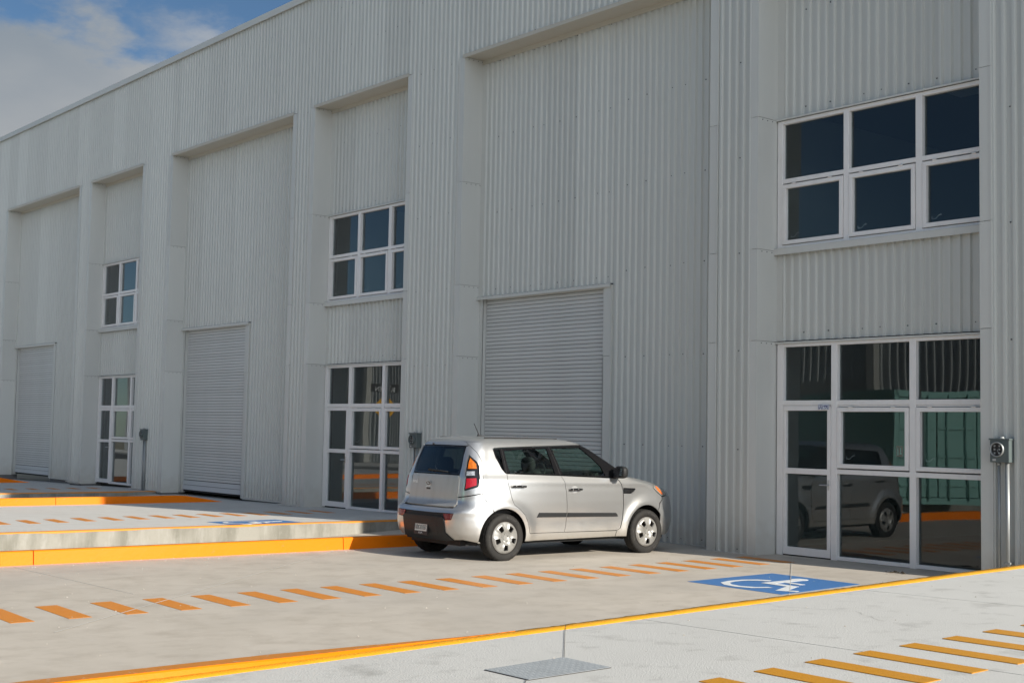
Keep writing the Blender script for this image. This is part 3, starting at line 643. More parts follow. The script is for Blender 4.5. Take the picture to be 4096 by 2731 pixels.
# screws, one joined part
b = MB()
for s in screws:
    r = .009
    if len(s) == 3:
        x, y, z = s; b.add([(x - r, y, z - r), (x + r, y, z - r), (x + r, y, z + r), (x - r, y, z + r), (x - r * .6, y - .012, z - r * .6), (x + r * .6, y - .012, z - r * .6), (x + r * .6, y - .012, z + r * .6), (x - r * .6, y - .012, z + r * .6)], [(4, 5, 6, 7), (0, 1, 5, 4), (1, 2, 6, 5), (2, 3, 7, 6), (3, 0, 4, 7)])
    else:
        x, y, z, d = s; r = .006; k = .006 if d == 'x' else -.006
        b.box(min(x, x + k), max(x, x + k), y - r, y + r, z - r, z + r)
tag(b.build('screws', mat('screw_head', (.09, .10, .11), .45, .5), BLD), kind='stuff')
# electric meters
def meter(x, zt, label, w_=.25, h_=.28, tall=True):
    r = empty('electric_meter', (x, -.03, 0)); tag(r, label, 'meter', 'electric meter boxes on the facade')
    b = MB(); b.box(-w_ / 2, w_ / 2, -.115, -.01, zt - h_, zt - .012); bx = b.build('meter_box', METG, r); bevel(bx, .005, 1)
    b = MB(); b.box(-w_ / 2 - .008, w_ / 2 + .008, -.125, -.005, zt - .014, zt + .006); b.build('lid', METG, r)
    # socket ring, open, with terminals
    b = MB(); n = 28; R1, R0 = .088, .078; cx, cz = -.022, zt - .125; V = []; F = []
    for t in range(n):
        a = 2 * PI * t / n
        for rr, yy in ((R1, -.115), (R1, -.150), (R0, -.150), (R0, -.118)): V.append((cx + rr * math.cos(a), yy, cz + rr * math.sin(a)))
    for t in range(n):
        u = 4 * t; v = 4 * ((t + 1) % n)
        for k in range(3): F.append((u + k, v + k, v + k + 1, u + k + 1))
    mesh_obj('socket_ring', V, F, METG if not tall else GALV, r, True)
    V = [(cx + R0 * math.cos(2 * PI * t / n), -.118, cz + R0 * math.sin(2 * PI * t / n)) for t in range(n)]
    mesh_obj('socket_well', V, [tuple(range(n))[::1]], BLK, r)
    b = MB()
    for sx in (-.032, .032):
        for q in (-.045, 0, .04): b.box(cx + sx - .008, cx + sx + .008, -.135, -.119, cz + q - .011, cz + q + .011)
    b.tube((cx + .0, -.128, cz), (cx + .025, -.134, cz - .05), .003, 5); b.build('terminal', GALV, r)
    b = MB(); b.tube((.0, -.06, zt), (.0, -.06, zt + .028), .032, 16); b.tube((.0, -.06, zt), (.0, -.06, zt + .01), .045, 16); b.build('hub', GALV, r, True)
    b = MB(); b.box(-.09, -.045, -.1175, -.115, zt - .262, zt - .238); b.build('maker_label', mat('grey_label', (.45, .45, .45), .5), r)
    b = MB(); b.tube((.07, -.055, -.10), (.07, -.055, zt - h_), .026, 16); b.build('conduit', GALV, r, True)
    b = MB(); b.tube((-.045, -.045, -.10), (-.045, -.045, zt - h_), .017, 14); b.tube((-.045, -.045, zt - h_ - .035), (-.045, -.045, zt - h_), .023, 12); b.build('conduit', GALV, r, True)
    b = MB(); b.box(.03, .11, -.085, -.0, .22, .245); b.build('pipe_strap', GALV, r)
meter(-8.592, 1.70, 'electric meter box beside the largest glazed front, right edge of view')
meter(-20.70, 1.612, 'electric meter box just behind the car roof, half hidden', tall=False)
meter(-32.90, 1.552, 'smallest electric meter box, on the far wall by the narrow glazed bay', tall=False)

# ---------------------------------------------------------------- across the street (seen only as reflections)
def tube_thing(): pass
cont = empty('shipping_container', (-19.7, -12.9, .05)); ang = math.atan2(-.87, .5)
tag(cont, 'turquoise shipping container standing by the street, mirrored in the glazing', 'container')
TURQ = mat('container_paint', (.25, .50, .45), .5, noise=[(3, .4, (.18, .40, .36), (1, 1, 1), .5, .7), (9, .7, (.22, .10, .05), (1, 1, .4), .68, .75)])
cont.rotation_euler = (0, 0, ang)          # local x along door end, local y -> into the box (long side)
def corr_wall(x0, y0, x1, y1, z0, z1, depth=.04, pitch=.28):
    V = []; F = []; Ld = math.hypot(x1 - x0, y1 - y0); ux, uy = (x1 - x0) / Ld, (y1 - y0) / Ld; nx_, ny_ = uy, -ux; s = 0; pts = []
    while s < Ld: pts += [(s, 0), (min(Ld, s + .07), 0), (min(Ld, s + .14), depth), (min(Ld, s + .21), depth)]; s += pitch
    pts.append((Ld, 0))
    for s, d in pts: V += [(x0 + ux * s - nx_ * d, y0 + uy * s - ny_ * d, z0), (x0 + ux * s - nx_ * d, y0 + uy * s - ny_ * d, z1)]
    for i in range(len(pts) - 1): F.append((2 * i, 2 * i + 2, 2 * i + 3, 2 * i + 1))
    return V, F
LC = 6.06; HC = 2.85
b = MB()
for x0, y0, x1, y1 in ((0, 0, 0, -LC), (2.44, -LC, 2.44, 0), (0, -LC, 2.44, -LC)): b.add(*corr_wall(x0, y0, x1, y1, .16, HC - .12))
b.box(.03, 2.41, -LC + .03, -.03, HC - .12, HC - .04); b.box(.03, 2.41, -LC + .03, -.03, .06, .16); b.build('container_wall', TURQ, cont)
b = MB()
for x in (-.02, 2.34):
    for y in (-LC - .02, -.10): b.box(x, x + .12, y, y + .12, 0, HC)
b.box(0, 2.44, -.10, .02, HC - .16, HC); b.box(0, 2.44, -.1, .02, 0, .16); b.box(-.02, .08, -LC, 0, HC - .14, HC); b.box(-.02, .08, -LC, 0, .02, .18); b.box(2.36, 2.46, -LC, 0, HC - .14, HC); b.box(2.36, 2.46, -LC, 0, .02, .18); b.build('container_frame', TURQ, cont)
for x0 in (.12, 1.24):
    b = MB(); b.box(x0, x0 + 1.08, -.04, .0, .18, HC - .18)
    for z in (.45, 1.15, 1.85, 2.45): b.box(x0 + .04, x0 + 1.04, 0, .035, z, z + .06)
    d = b.build('container_door', TURQ, cont)
    b = MB()
    for q in (.27, .80): b.tube((x0 + q, .06, .1), (x0 + q, .06, HC - .08), .022, 8)
    b.build('lock_rod', TURQ, d, True)
# opposite hall
OP = empty('opposite_hall', (0, -36, -.7)); tag(OP, 'metal clad hall across the road, visible as a dim reflection in the glazing', 'hall')
b = MB(); p = rib_profile(0, 110); 
V = []; F = []
q = []; s = 0
while s < 150: q += [(s, 0), (s + .22, 0), (s + .26, .05), (s + .36, .05)]; s += .4
for x, h in q: V += [(30 - x, h, 0), (30 - x, h, 9.2)]
for i in range(len(q) - 1): F.append((2 * i, 2 * i + 1, 2 * i + 3, 2 * i + 2))
mesh_obj('cladding', V, F, mat('opposite_cladding', (.40, .42, .42), .5), OP)
b = MB(); b.box(-120, 30, -14, -.05, 0, 9.0); b.build('hall_body', COREM, OP)
for k in range(9):
    x = 14 - 14 * k
    b = MB(); b.box(x, x + 5.2, .06, .10, 0, 5)
    d = b.build('shutter', mat('opposite_shutter', (.36, .36, .35), .5), OP)
    b = MB()
    for z in np.arange(.1, 5, .16): b.box(x, x + 5.2, .10, .125, z, z + .10)
    b.build('slats', MATS['opposite_shutter'], d)
    b = MB(); b.box(x - .45, x - .05, .06, .45, 0, 9.2); b.box(x + 5.25, x + 5.65, .06, .45, 0, 9.2); b.build('pilaster', mat('pilaster_white', (.40, .40, .38), .5), OP)
# street sign seen in the glass
sg = empty('crossing_sign', (-49.8, -17.85, -.8)); sg.rotation_euler = (0, 0, math.radians(123)); tag(sg, 'yellow diamond pedestrian sign with street name plate, seen reflected', 'sign')
b = MB(); b.tube((0, .03, 0), (0, .03, 4.5), .04, 10); b.build('pole', GALV, sg, True)
b = MB(); h = .58; b.add([(0, -.0, 3.43 - h), (h, -.0, 3.43), (0, -.0, 3.43 + h), (-h, -.0, 3.43), (0, -.015, 3.43 - h), (h, -.015, 3.43), (0, -.015, 3.43 + h), (-h, -.015, 3.43)], [(0, 3, 2, 1), (4, 5, 6, 7), (0, 1, 5, 4), (1, 2, 6, 5), (2, 3, 7, 6), (3, 0, 4, 7)])
b.build('diamond_plate', mat('sign_yellow', (.85, .42, .01), .5), sg)
b = MB(); b.tube((0, -.02, 3.72), (0, -.03, 3.72), .065, 12); b.box(-.07, .07, -.03, -.017, 3.35, 3.62); b.add([(-.06, -.03, 3.36), (.0, -.03, 3.36), (-.09, -.03, 3.05), (-.15, -.03, 3.05)], [(0, 1, 2, 3), (3, 2, 1, 0)]); b.add([(0, -.03, 3.36), (.06, -.03, 3.36), (.16, -.03, 3.05), (.10, -.03, 3.05)], [(0, 1, 2, 3), (3, 2, 1, 0)]); b.build('walking_figure', BLK, sg)
b = MB(); b.box(-.62, .62, -.02, .0, 4.1, 4.45); npl = b.build('name_plate', mat('plate_black', (.03, .03, .035), .5), sg)
text_mesh('lettering', 'AVENIDA', .11, WHITE, npl, Matrix.Translation((0, -.025, 4.37)) @ Matrix.Rotation(PI / 2, 4, 'X'))
text_mesh('lettering', 'BLUMEN', .24, WHITE, npl, Matrix.Translation((0, -.025, 4.22)) @ Matrix.Rotation(PI / 2, 4, 'X'))
# ================================================================== CAR SURFACE
def smooth_tab(T):
    # monotone-ish smoothing: resample with cosine blur
    a=np.array(T,float); xs=np.linspace(a[0,0],a[-1,0],400); y=np.interp(xs,a[:,0],a[:,1])
    k=np.hanning(15);k/=k.sum(); yp=np.pad(y,7,mode='reflect',reflect_type='odd'); return xs,np.convolve(yp,k,'valid')
_T=dict(
 Z=[(.20,.20),(1.50,1.50),(1.54,1.536),(1.58,1.566),(1.62,1.586),(1.66,1.598),(1.72,1.606)],
 W=[(.20,.80),(.27,.838),(.34,.852),(.45,.862),(.6,.870),(.75,.872),(.9,.868),(1.0,.860),(1.08,.842),(1.12,.825),(1.3,.763),(1.45,.700),(1.50,.672),(1.54,.648),(1.58,.612),(1.62,.570),(1.66,.525),(1.72,.46)],
 R=[(.20,-.50),(.28,-.60),(.36,-.665),(.45,-.69),(.55,-.70),(.62,-.695),(.67,-.67),(.70,-.62),(.73,-.57),(.78,-.55),(.9,-.54),(1.1,-.515),(1.3,-.458),(1.47,-.405),(1.50,-.39),(1.54,-.36),(1.58,-.31),(1.62,-.25),(1.66,-.19),(1.72,-.1)],
 F=[(.20,3.22),(.3,3.31),(.45,3.36),(.6,3.355),(.7,3.34),(.8,3.31),(.88,3.24),(.93,3.14),(.97,3.02),(1.0,2.90),(1.03,2.76),(1.06,2.58),(1.08,2.44),(1.10,2.32),(1.14,2.23),(1.2,2.13),(1.3,1.96),(1.4,1.79),(1.48,1.65),(1.52,1.57),(1.56,1.48),(1.6,1.38),(1.66,1.22),(1.72,1.0)],
 rx=[(.2,.30),(.6,.34),(.72,.27),(1.1,.25),(1.5,.25),(1.72,.2)],
 ry=[(.2,.30),(.6,.36),(.72,.26),(1.1,.24),(1.5,.24),(1.72,.2)],
 fx=[(.2,.55),(.6,.6),(.8,.62),(.95,.6),(1.05,.5),(1.1,.22),(1.2,.14),(1.5,.14),(1.72,.2)],
 fy=[(.2,.5),(.8,.55),(1.0,.55),(1.1,.5),(1.5,.4),(1.72,.3)],
 tr=[(.2,.02),(.7,.03),(1.1,.06),(1.5,.10),(1.72,.12)],
 tf=[(.2,.05),(.9,.06),(1.06,.07),(1.1,.02),(1.72,.03)],
)
_S={k:(np.array(v,float)[:,0],np.array(v,float)[:,1]) if k=='Z' else smooth_tab(v) for k,v in _T.items()}
def tab(k,v): return np.interp(v,*_S[k])
X0=.3
def flare(x,z):
    o=0*x
    for wx in(0.,2.55):
        d=np.hypot(x-wx,(z-.315)); up=np.clip((z-.1)/.15,0,1)
        o=o+.034*np.exp(-((d-.40)/.085)**2)*up
    o=o-.016*np.exp(-((z-.50)/.13)**2)*np.clip(1-np.abs(x-1.25)/.75,0,1)**.5
    o=o+.006*np.exp(-((z-(1.045-.022*x))/.035)**2)
    return o
_N=160
def _se(n,c): return np.sign(c)*np.abs(c)**(2/n)
def ring(v):
    W,R,F,rx,ry,fx,fy,tr,tf=[float(tab(k,v)) for k in('W','R','F','rx','ry','fx','fy','tr','tf')]
    z=float(tab('Z',v))
    def w(x):
        return W*(1-tr*np.clip((.8-x)/1.1,0,2)**2-tf*np.clip((x-1.9)/1.0,0,2)**2)
    xa=R+rx; ya=w(xa); yb=ya-ry
    xf=F-fx; yf=w(xf); yc=max(yf-fy,.02)
    fyr=yf-yc
    t=np.linspace(0,1,24)
    P=[]
    ys=np.linspace(0,yb,16,endpoint=False); P+=[(R-.025*(1-(y/yb)**2),y) for y in ys]
    th=t*np.pi/2
    P+=list(zip(xa-rx*_se(2.3,np.cos(th)),yb+ry*_se(2.3,np.sin(th))))
    xs=np.linspace(xa,xf,90)[1:-1]
    P+=list(zip(xs,w(xs)))
    th=t[::-1]*np.pi/2
    P+=list(zip(xf+fx*_se(2.3,np.cos(th)),yc+fyr*_se(2.3,np.sin(th))))
    ys=np.linspace(yc,0,13)[1:]; P+=[(F+.03*(1-(y/yc)**2),y) for y in ys]
    P=np.array(P)
    # flare weights by outward-y normal
    d=np.gradient(P,axis=0); n=np.abs(d[:,0])/np.maximum(np.hypot(d[:,0],d[:,1]),1e-9)
    P[:,1]+=flare(P[:,0],np.full(len(P),z))*n**2*(v<1.3)
    s=np.r_[0,np.cumsum(np.hypot(*np.diff(P,axis=0).T))]
    # u: arclength from point at x=X0 on the side
    i0=np.argmin(np.abs(P[:,0]-X0)+(P[:,1]<.3)*9)
    j=i0 if P[i0,0]<=X0 else i0-1
    s0=s[j]+(X0-P[j,0])/(P[j+1,0]-P[j,0])*(s[j+1]-s[j])
    return P,s-s0+X0,z
VS=np.r_[np.linspace(.20,1.50,131),np.linspace(1.505,1.72,44)]
RINGS=[ring(v) for v in VS]
US=np.linspace(-3.2,5.2,1681)
UC=np.array([r[1][0] for r in RINGS]); UF=np.array([r[1][-1] for r in RINGS])
def _evalring(i,u):
    P,s,z=RINGS[i]
    u=np.asarray(u,float); a,b=s[0],s[-1]
    ur=np.where(u<a,2*a-u,np.where(u>b,2*b-u,u)); sg=np.where((u<a)|(u>b),-1.,1.)
    return np.interp(ur,s,P[:,0]),np.interp(ur,s,P[:,1])*sg
GX=np.zeros((len(VS),len(US)));GY=GX.copy()
for i in range(len(VS)): GX[i],GY[i]=_evalring(i,US)
ZS=np.array([r[2] for r in RINGS])
def S(u,v,off=0.,side=-1):
    """body surface: u along plan (u<uc wraps to other side), v up. returns xyz in car frame, right side y<0"""
    u=np.atleast_1d(np.asarray(u,float));v=np.atleast_1d(np.asarray(v,float))
    def ev(u,v):
        fi=np.interp(v,VS,np.arange(len(VS))); i=np.clip(fi.astype(int),0,len(VS)-2); fv=fi-i
        fj=np.clip((u-US[0])/(US[1]-US[0]),0,len(US)-1.001); j=fj.astype(int); fu=fj-j
        g=lambda G:(G[i,j]*(1-fu)+G[i,j+1]*fu)*(1-fv)+(G[i+1,j]*(1-fu)+G[i+1,j+1]*fu)*fv
        return np.stack([g(GX),g(GY)*side,ZS[i]*(1-fv)+ZS[i+1]*fv],-1)
    p=ev(u,v)
    if off is not None and np.any(off!=0):
        e=.012; a=ev(u+e,v)-ev(u-e,v); b=ev(u,v+e)-ev(u,v-e); n=np.cross(a,b)*(-side)
        n/=np.maximum(np.linalg.norm(n,axis=1),1e-9)[:,None]
        p=p+n*(-np.asarray(off) if False else np.asarray(off)).reshape(-1,1)*-1 if False else p+n*np.asarray(off).reshape(-1,1)
    return p
def uc(v): return np.interp(v,VS,UC)
def uf(v): return np.interp(v,VS,UF)
# ================================================================== CAR
SILV = mat('silver_paint', (.57, .57, .56), .28, .8, noise=[(1.6, .18, (.50, .49, .46), (1, 1, 1), .5, .7)], coat=.8, coat_rough=.06)
def dirt(M):     # road dust that settles low on the body (object height)
    nt = M.node_tree; b = nt.nodes['Principled BSDF']
    tc = N(nt, 'ShaderNodeTexCoord'); sp_ = N(nt, 'ShaderNodeSeparateXYZ'); L(nt, tc.outputs['Object'], sp_.inputs[0])
    n = N(nt, 'ShaderNodeTexNoise'); n.inputs['Scale'].default_value = 7; n.inputs['Detail'].default_value = 6; L(nt, tc.outputs['Object'], n.inputs[0])
    a = N(nt, 'ShaderNodeMath', operation='MULTIPLY_ADD'); a.inputs[1].default_value = .25; L(nt, n.outputs['Fac'], a.inputs[0]); L(nt, sp_.outputs['Z'], a.inputs[2])
    r = N(nt, 'ShaderNodeMapRange'); r.inputs['From Min'].default_value = .62; r.inputs['From Max'].default_value = .38; r.inputs['To Max'].default_value = .55; L(nt, a.outputs[0], r.inputs[0])
    src = b.inputs['Base Color'].links[0].from_socket
    mi = N(nt, 'ShaderNodeMix', data_type='RGBA'); mi.inputs[7].default_value = (.40, .35, .28, 1); L(nt, r.outputs[0], mi.inputs[0]); L(nt, src, mi.inputs[6]); L(nt, mi.outputs[2], b.inputs['Base Color'])
    r2_ = N(nt, 'ShaderNodeMapRange'); r2_.inputs['From Min'].default_value = .62; r2_.inputs['From Max'].default_value = .35; r2_.inputs['To Min'].default_value = .30; r2_.inputs['To Max'].default_value = .55; L(nt, a.outputs[0], r2_.inputs[0]); L(nt, r2_.outputs[0], b.inputs['Roughness'])
dirt(SILV)
TRIMB = mat('grained_black_plastic', (.022, .023, .024), .5, spec=.25, bump=(220, .3, .002)); GLOSSB = mat('gloss_black_paint', (.012, .012, .013), .18, coat=.3)
CARGL = glass('car_glass', (.50, .62, .56), 1.2, base=.015); PRIV = glass('tinted_car_glass', (.12, .13, .13), .9)
TYR = mat('tyre_rubber', (.020, .019, .018), .75, spec=.3, noise=[(8, .5, (.042, .037, .030), (1, 1, 1), .5, .7)], bump=(60, .2, .003))
HUBC = mat('hubcap_silver', (.30, .295, .28), .36, .35, noise=[(18, .7, (.21, .175, .135), (1, 1, 1), .58, .75)])
STEELD = mat('brown_steel_wheel', (.10, .085, .075), .6, .3)
ORL = mat('orange_lens', (.60, .15, .005), .15, coat=1.0, noise=[(22, .6, (.35, .08, .004), (1, 1, 1), .45, .6)]); REDL = mat('red_lens', (.42, .010, .02), .15, coat=1.0, noise=[(14, .5, (.35, .005, .01), (1, 1, 1), .45, .6)]); CLRL = mat('clear_lens', (.62, .64, .66), .12, .5, coat=1.0, noise=[(60, .7, (.25, .26, .28), (1, 1, 1), .45, .6)])
REFL = mat('dark_red_reflector', (.20, .006, .012), .25, coat=.6); HEADL = mat('headlamp_lens', (.30, .30, .27), .10, .3, coat=1.0); INT = mat('cabin_grey', (.035, .035, .036), .8); SEATM = mat('seat_cloth', (.045, .042, .045), .95); CHROME = mat('mirror_chrome', (.8, .8, .82), .05, 1.0)
car = empty('parked_car', (-14.3477, -3.7179, -.0128)); car.rotation_euler = (0, 0, 1.551337)
tag(car, 'silver five door hatchback parked nose to the wall before the nearest shutter', 'car')

def resample(poly, step, closed=True):
    out = []
    n = len(poly)
    for i in range(n if closed else n - 1):
        a = np.array(poly[i], float); b = np.array(poly[(i + 1) % n], float); k = max(1, int(math.ceil(np.hypot(*(b - a)) / step)))
        for j in range(k): out.append(tuple(a + (b - a) * j / k))
    return out
def inside(pts, poly):
    x = pts[:, 0]; y = pts[:, 1]; c = np.zeros(len(pts), bool); P = np.array(poly); j = len(P) - 1
    for i in range(len(P)):
        xi, yi = P[i]; xj, yj = P[j]
        if yi != yj:
            k = ((yi > y) != (yj > y)) & (x < (xj - xi) * (y - yi) / (yj - yi) + xi); c ^= k
        j = i
    return c
def inset(poly, g):
    P = np.array(poly); a = .5 * np.sum(P[:, 0] * np.roll(P[:, 1], -1) - np.roll(P[:, 0], -1) * P[:, 1]); s = 1 if a > 0 else -1
    d = np.roll(P, -1, 0) - np.roll(P, 1, 0); nn = np.stack([-d[:, 1], d[:, 0]], 1) * s; nn /= np.maximum(np.linalg.norm(nn, axis=1), 1e-9)[:, None]
    return [tuple(q) for q in P + nn * g]
def chart_mesh(outer, holes, du, dv, gap=.0035, step=.02):
    o = inset(resample(outer, step), gap); hs = [inset(resample(h, step), -gap) for h in holes]
    loops = [o] + hs; bp_ = []; ed = []
    for lp in loops:
        k = len(bp_); bp_ += lp; ed += [(k + i, k + (i + 1) % len(lp)) for i in range(len(lp))]
    A = np.array(bp_); x0, y0 = A.min(0); x1, y1 = A.max(0)
    gx, gy = np.meshgrid(np.arange(x0 + du / 2, x1, du), np.arange(y0 + dv / 2, y1, dv)); G = np.stack([gx.ravel(), gy.ravel()], 1)
    k = inside(G, o)
    for h in hs: k &= ~inside(G, h)
    G = G[k]
    if len(G):
        keep = np.ones(len(G), bool); sc2 = np.array([1 / du, 1 / dv])
        for i in range(0, len(G), 2000):
            d = np.abs((G[i:i + 2000, None, :] - A[None, :, :]) * sc2); keep[i:i + 2000] = (np.hypot(d[..., 0], d[..., 1]).min(1) > .45)
        G = G[keep]
    pts = [Vector(p) for p in bp_] + [Vector(p) for p in G]
    v, e, f, _, _, _ = delaunay_2d_cdt(pts, ed, [], 0, 1e-6)
    v = np.array([tuple(q) for q in v]); f = [t for t in f if len(t) == 3]; cen = np.array([v[list(t)].mean(0) for t in f])
    k = inside(cen, o)
    for h in hs: k &= ~inside(cen, h)
    f = [t for t, q in zip(f, k) if q]
    out = []
    for t in f:
        a, b, c = v[t[0]], v[t[1]], v[t[2]]
        out.append(t if (b[0] - a[0]) * (c[1] - a[1]) - (b[1] - a[1]) * (c[0] - a[0]) > 0 else (t[0], t[2], t[1]))
    return v, out, loops
def panel(name, outer, mt, parent=None, holes=(), du=.03, dv=.03, off=0., flange=.02, mirror=True, gap=.0035, step=.02, sides=(-1, 1)):
    v, f, loops = chart_mesh(outer, list(holes), du, dv, gap, step); res = []
    for side in (sides if mirror else (-1,)):
        P = S(v[:, 0], v[:, 1], off, side); V = list(map(tuple, P)); F = [t if side < 0 else t[::-1] for t in f]
        nsm = len(F)
        for li, lp in enumerate(loops):
            A = np.array(lp); ar = .5 * np.sum(A[:, 0] * np.roll(A[:, 1], -1) - np.roll(A[:, 0], -1) * A[:, 1])
            if (ar < 0) != (li > 0): A = A[::-1]
            a = S(A[:, 0], A[:, 1], off, side); mid = S(A[:, 0], A[:, 1], off - .0025, side); b = S(A[:, 0], A[:, 1], off - flange, side); k = len(V); n = len(A)
            V += list(map(tuple, a)) + list(map(tuple, b))
            for i in range(n):
                q = (k + i, k + n + i, k + n + (i + 1) % n, k + (i + 1) % n); F.append(q if side < 0 else q[::-1])
        o = mesh_obj(name, V, F, mt, parent or car, True); res.append(o)
    return res
def mir(p): return (2 * float(uc(p[1])) - p[0], p[1])
def sym(right):    # right half points ordered from top centre outwards down to bottom centre -> closed loop over both sides
    return list(right) + [mir(p) for p in right[::-1]]
def XU(x, v):
    i = int(np.argmin(np.abs(VS - v))); P, s, z = RINGS[i]; k = slice(20, 130); return float(np.interp(x, P[k, 0], s[k]))
def arc(cx, r, a0, a1, n=26):
    return [(XU(cx + r * math.cos(math.radians(a)), max(.21, .312 + r * math.sin(math.radians(a)))), max(.25, .312 + r * math.sin(math.radians(a)))) for a in np.linspace(a0, a1, n)]

RS = [(.06, 1.137), (.05, 1.027), (.086, .888), (.114, .772), (.130, .732), (.205, .685), (.296, .607), (.364, .488), (.394, .37), (.407, .357)]
BS = [(1.029, .353), (1.048, .43), (1.054, .491), (1.052, .647), (1.034, .887), (1.007, 1.031), (.959, 1.108)]
FS = [(1.991, .348), (2.044, .378), (2.073, .501), (2.085, .687), (2.077, .886), (2.046, .985), (1.977, 1.066)]
bodyo = None
ra = arc(-.035, .376, 200, -8); 
rear_door = panel('rear_door', RS + BS, SILV, du=.018, dv=.018)
front_door = panel('front_door', BS[::-1][::1] and ([BS[-1]] + BS[::-1][1:] + FS), SILV, du=.018, dv=.018)
# side body: arch, quarter, roof rail, sill
arch_r = [p for p in arc(-.035, .376, 116, -9)]
QS = [(-.396, 1.501), (-.324, 1.412), (-.292, 1.315), (-.315, 1.136), (-.357, .884), (-.359, .827), (-.277, .77)]
side_body = QS[::-1] + [(-.43, 1.556), (.3, 1.566), (1.2, 1.575), (1.56, 1.572), (1.60, 1.536), (1.50, 1.529), (.914, 1.508), (.062, 1.477), (-.05, 1.468), (-.074, 1.455), (-.063, 1.349), (-.005, 1.199), (.035, 1.150)] + RS + [(1.029, .353), (1.991, .345), (1.968, .262)] + arch_r[::-1]
body = panel('body_side', side_body, SILV, du=.022, dv=.022)
# lamp panel and lamps
LO = [(-.436, 1.377), (-.359, 1.289), (-.343, 1.233), (-.372, 1.10), (-.407, .974), (-.609, .916), (-.58, 1.02), (-.548, 1.15), (-.49, 1.29)]
panel('tail_lamp_panel', [(-.398, 1.50), (-.445, 1.486), (-.53, 1.36), (-.60, 1.22), (-.672, 1.112), (-.705, .986), (-.738, .83), (-.56, .852), (-.362, .889)] + QS[::-1][2:], SILV, holes=[LO], du=.018, dv=.018)
for i_, o in enumerate(panel('tail_lamp', inset(resample(LO, .02), .002), GLOSSB, du=.03, dv=.03, off=-.006)):
    sd_ = (-1, 1)[i_]
    for nm, pl_, m_ in (('orange_lens', [(-.431, 1.345), (-.372, 1.262), (-.378, 1.20), (-.505, 1.195), (-.47, 1.28)], ORL), ('clear_lens', [(-.528, 1.168), (-.412, 1.172), (-.425, 1.112), (-.548, 1.106)], CLRL), ('red_lens', [(-.558, 1.078), (-.416, 1.085), (-.428, .988), (-.588, .938)], REDL)):
        panel(nm, pl_, m_, parent=o, du=.03, dv=.03, off=.004, flange=.012, sides=(sd_,))
# bright lip round the lamp
# hatch
hr = [(-.95, 1.112), (-.676, 1.110), (-.700, .97), (-.734, .79), (-.75, .735), (-.80, .706), (-.95, .697)]
hatch = panel('hatch_panel', sym(hr), mat('dusty_silver', (.50, .49, .465), .42, .6, noise=[(9, .5, (.40, .385, .35), (1, 1, .15), .5, .7)], coat=.4), off=.006, mirror=False, du=.03, dv=.03)[0]
gr = [(-.8, 1.492), (-.443, 1.486), (-.53, 1.36), (-.60, 1.22), (-.668, 1.118), (-.9, 1.117)]
rg = panel('rear_window', sym(gr), GLOSSB, holes=[sym([(-.8, 1.47), (-.50, 1.462), (-.57, 1.34), (-.64, 1.22), (-.70, 1.145), (-.9, 1.145)])], off=-.001, mirror=False)[0]
panel('tinted_pane', sym([(-.8, 1.473), (-.497, 1.465), (-.567, 1.34), (-.637, 1.22), (-.697, 1.142), (-.9, 1.142)]), PRIV, parent=rg, off=-.003, mirror=False, flange=.004)
spo = [(-.8, 1.580), (-.43, 1.556), (-.398, 1.504), (-.445, 1.492), (-.8, 1.497)]
panel('roof_edge', sym(spo), SILV, mirror=False, du=.03, dv=.012)
# rear bumper
ab = [p for p in arc(-.035, .376, 117, 205)]
br = [(-.95, .690), (-.81, .694), (-.752, .722), (-.742, .823), (-.56, .846), (-.359, .884), (-.359, .827), (-.277, .77)] + ab + [(-.62, .29), (-.9, .27), (-1.2, .265)]
RF = [(-.978, .622), (-.776, .627), (-.812, .547), (-.938, .536), (-.962, .568)]
mesh_hole = sym([(-1.2, .622), (-.776, .627), (-.812, .547), (-.938, .536), (-.965, .562), (-1.2, .565)])
bum = panel('rear_bumper', sym(br), SILV, holes=[mesh_hole], mirror=False, du=.026, dv=.022)[0]
panel('bumper_mesh', sym([(-1.2, .630), (-.77, .634), (-.80, .54), (-.938, .528), (-.97, .555), (-1.2, .558)]), TRIMB, parent=bum, off=-.018, mirror=False, flange=.003)
for o in panel('reflector', RF, REFL, parent=bum, off=-.004, flange=.012): pass
bl = [(-1.2, .578), (-.990, .575), (-.950, .548), (-.925, .378), (-.760, .282), (-.9, .262), (-1.2, .262)]
blk = panel('bumper_insert', sym(bl), TRIMB, parent=bum, off=.012, mirror=False, flange=.016, du=.03, dv=.02)[0]
panel('plate_recess', sym([(-1.3, .505), (-1.10, .505), (-1.06, .33), (-1.3, .32)]), mat('recess_black', (.012, .012, .013), .6), parent=bum, off=.0135, mirror=False, flange=.004)
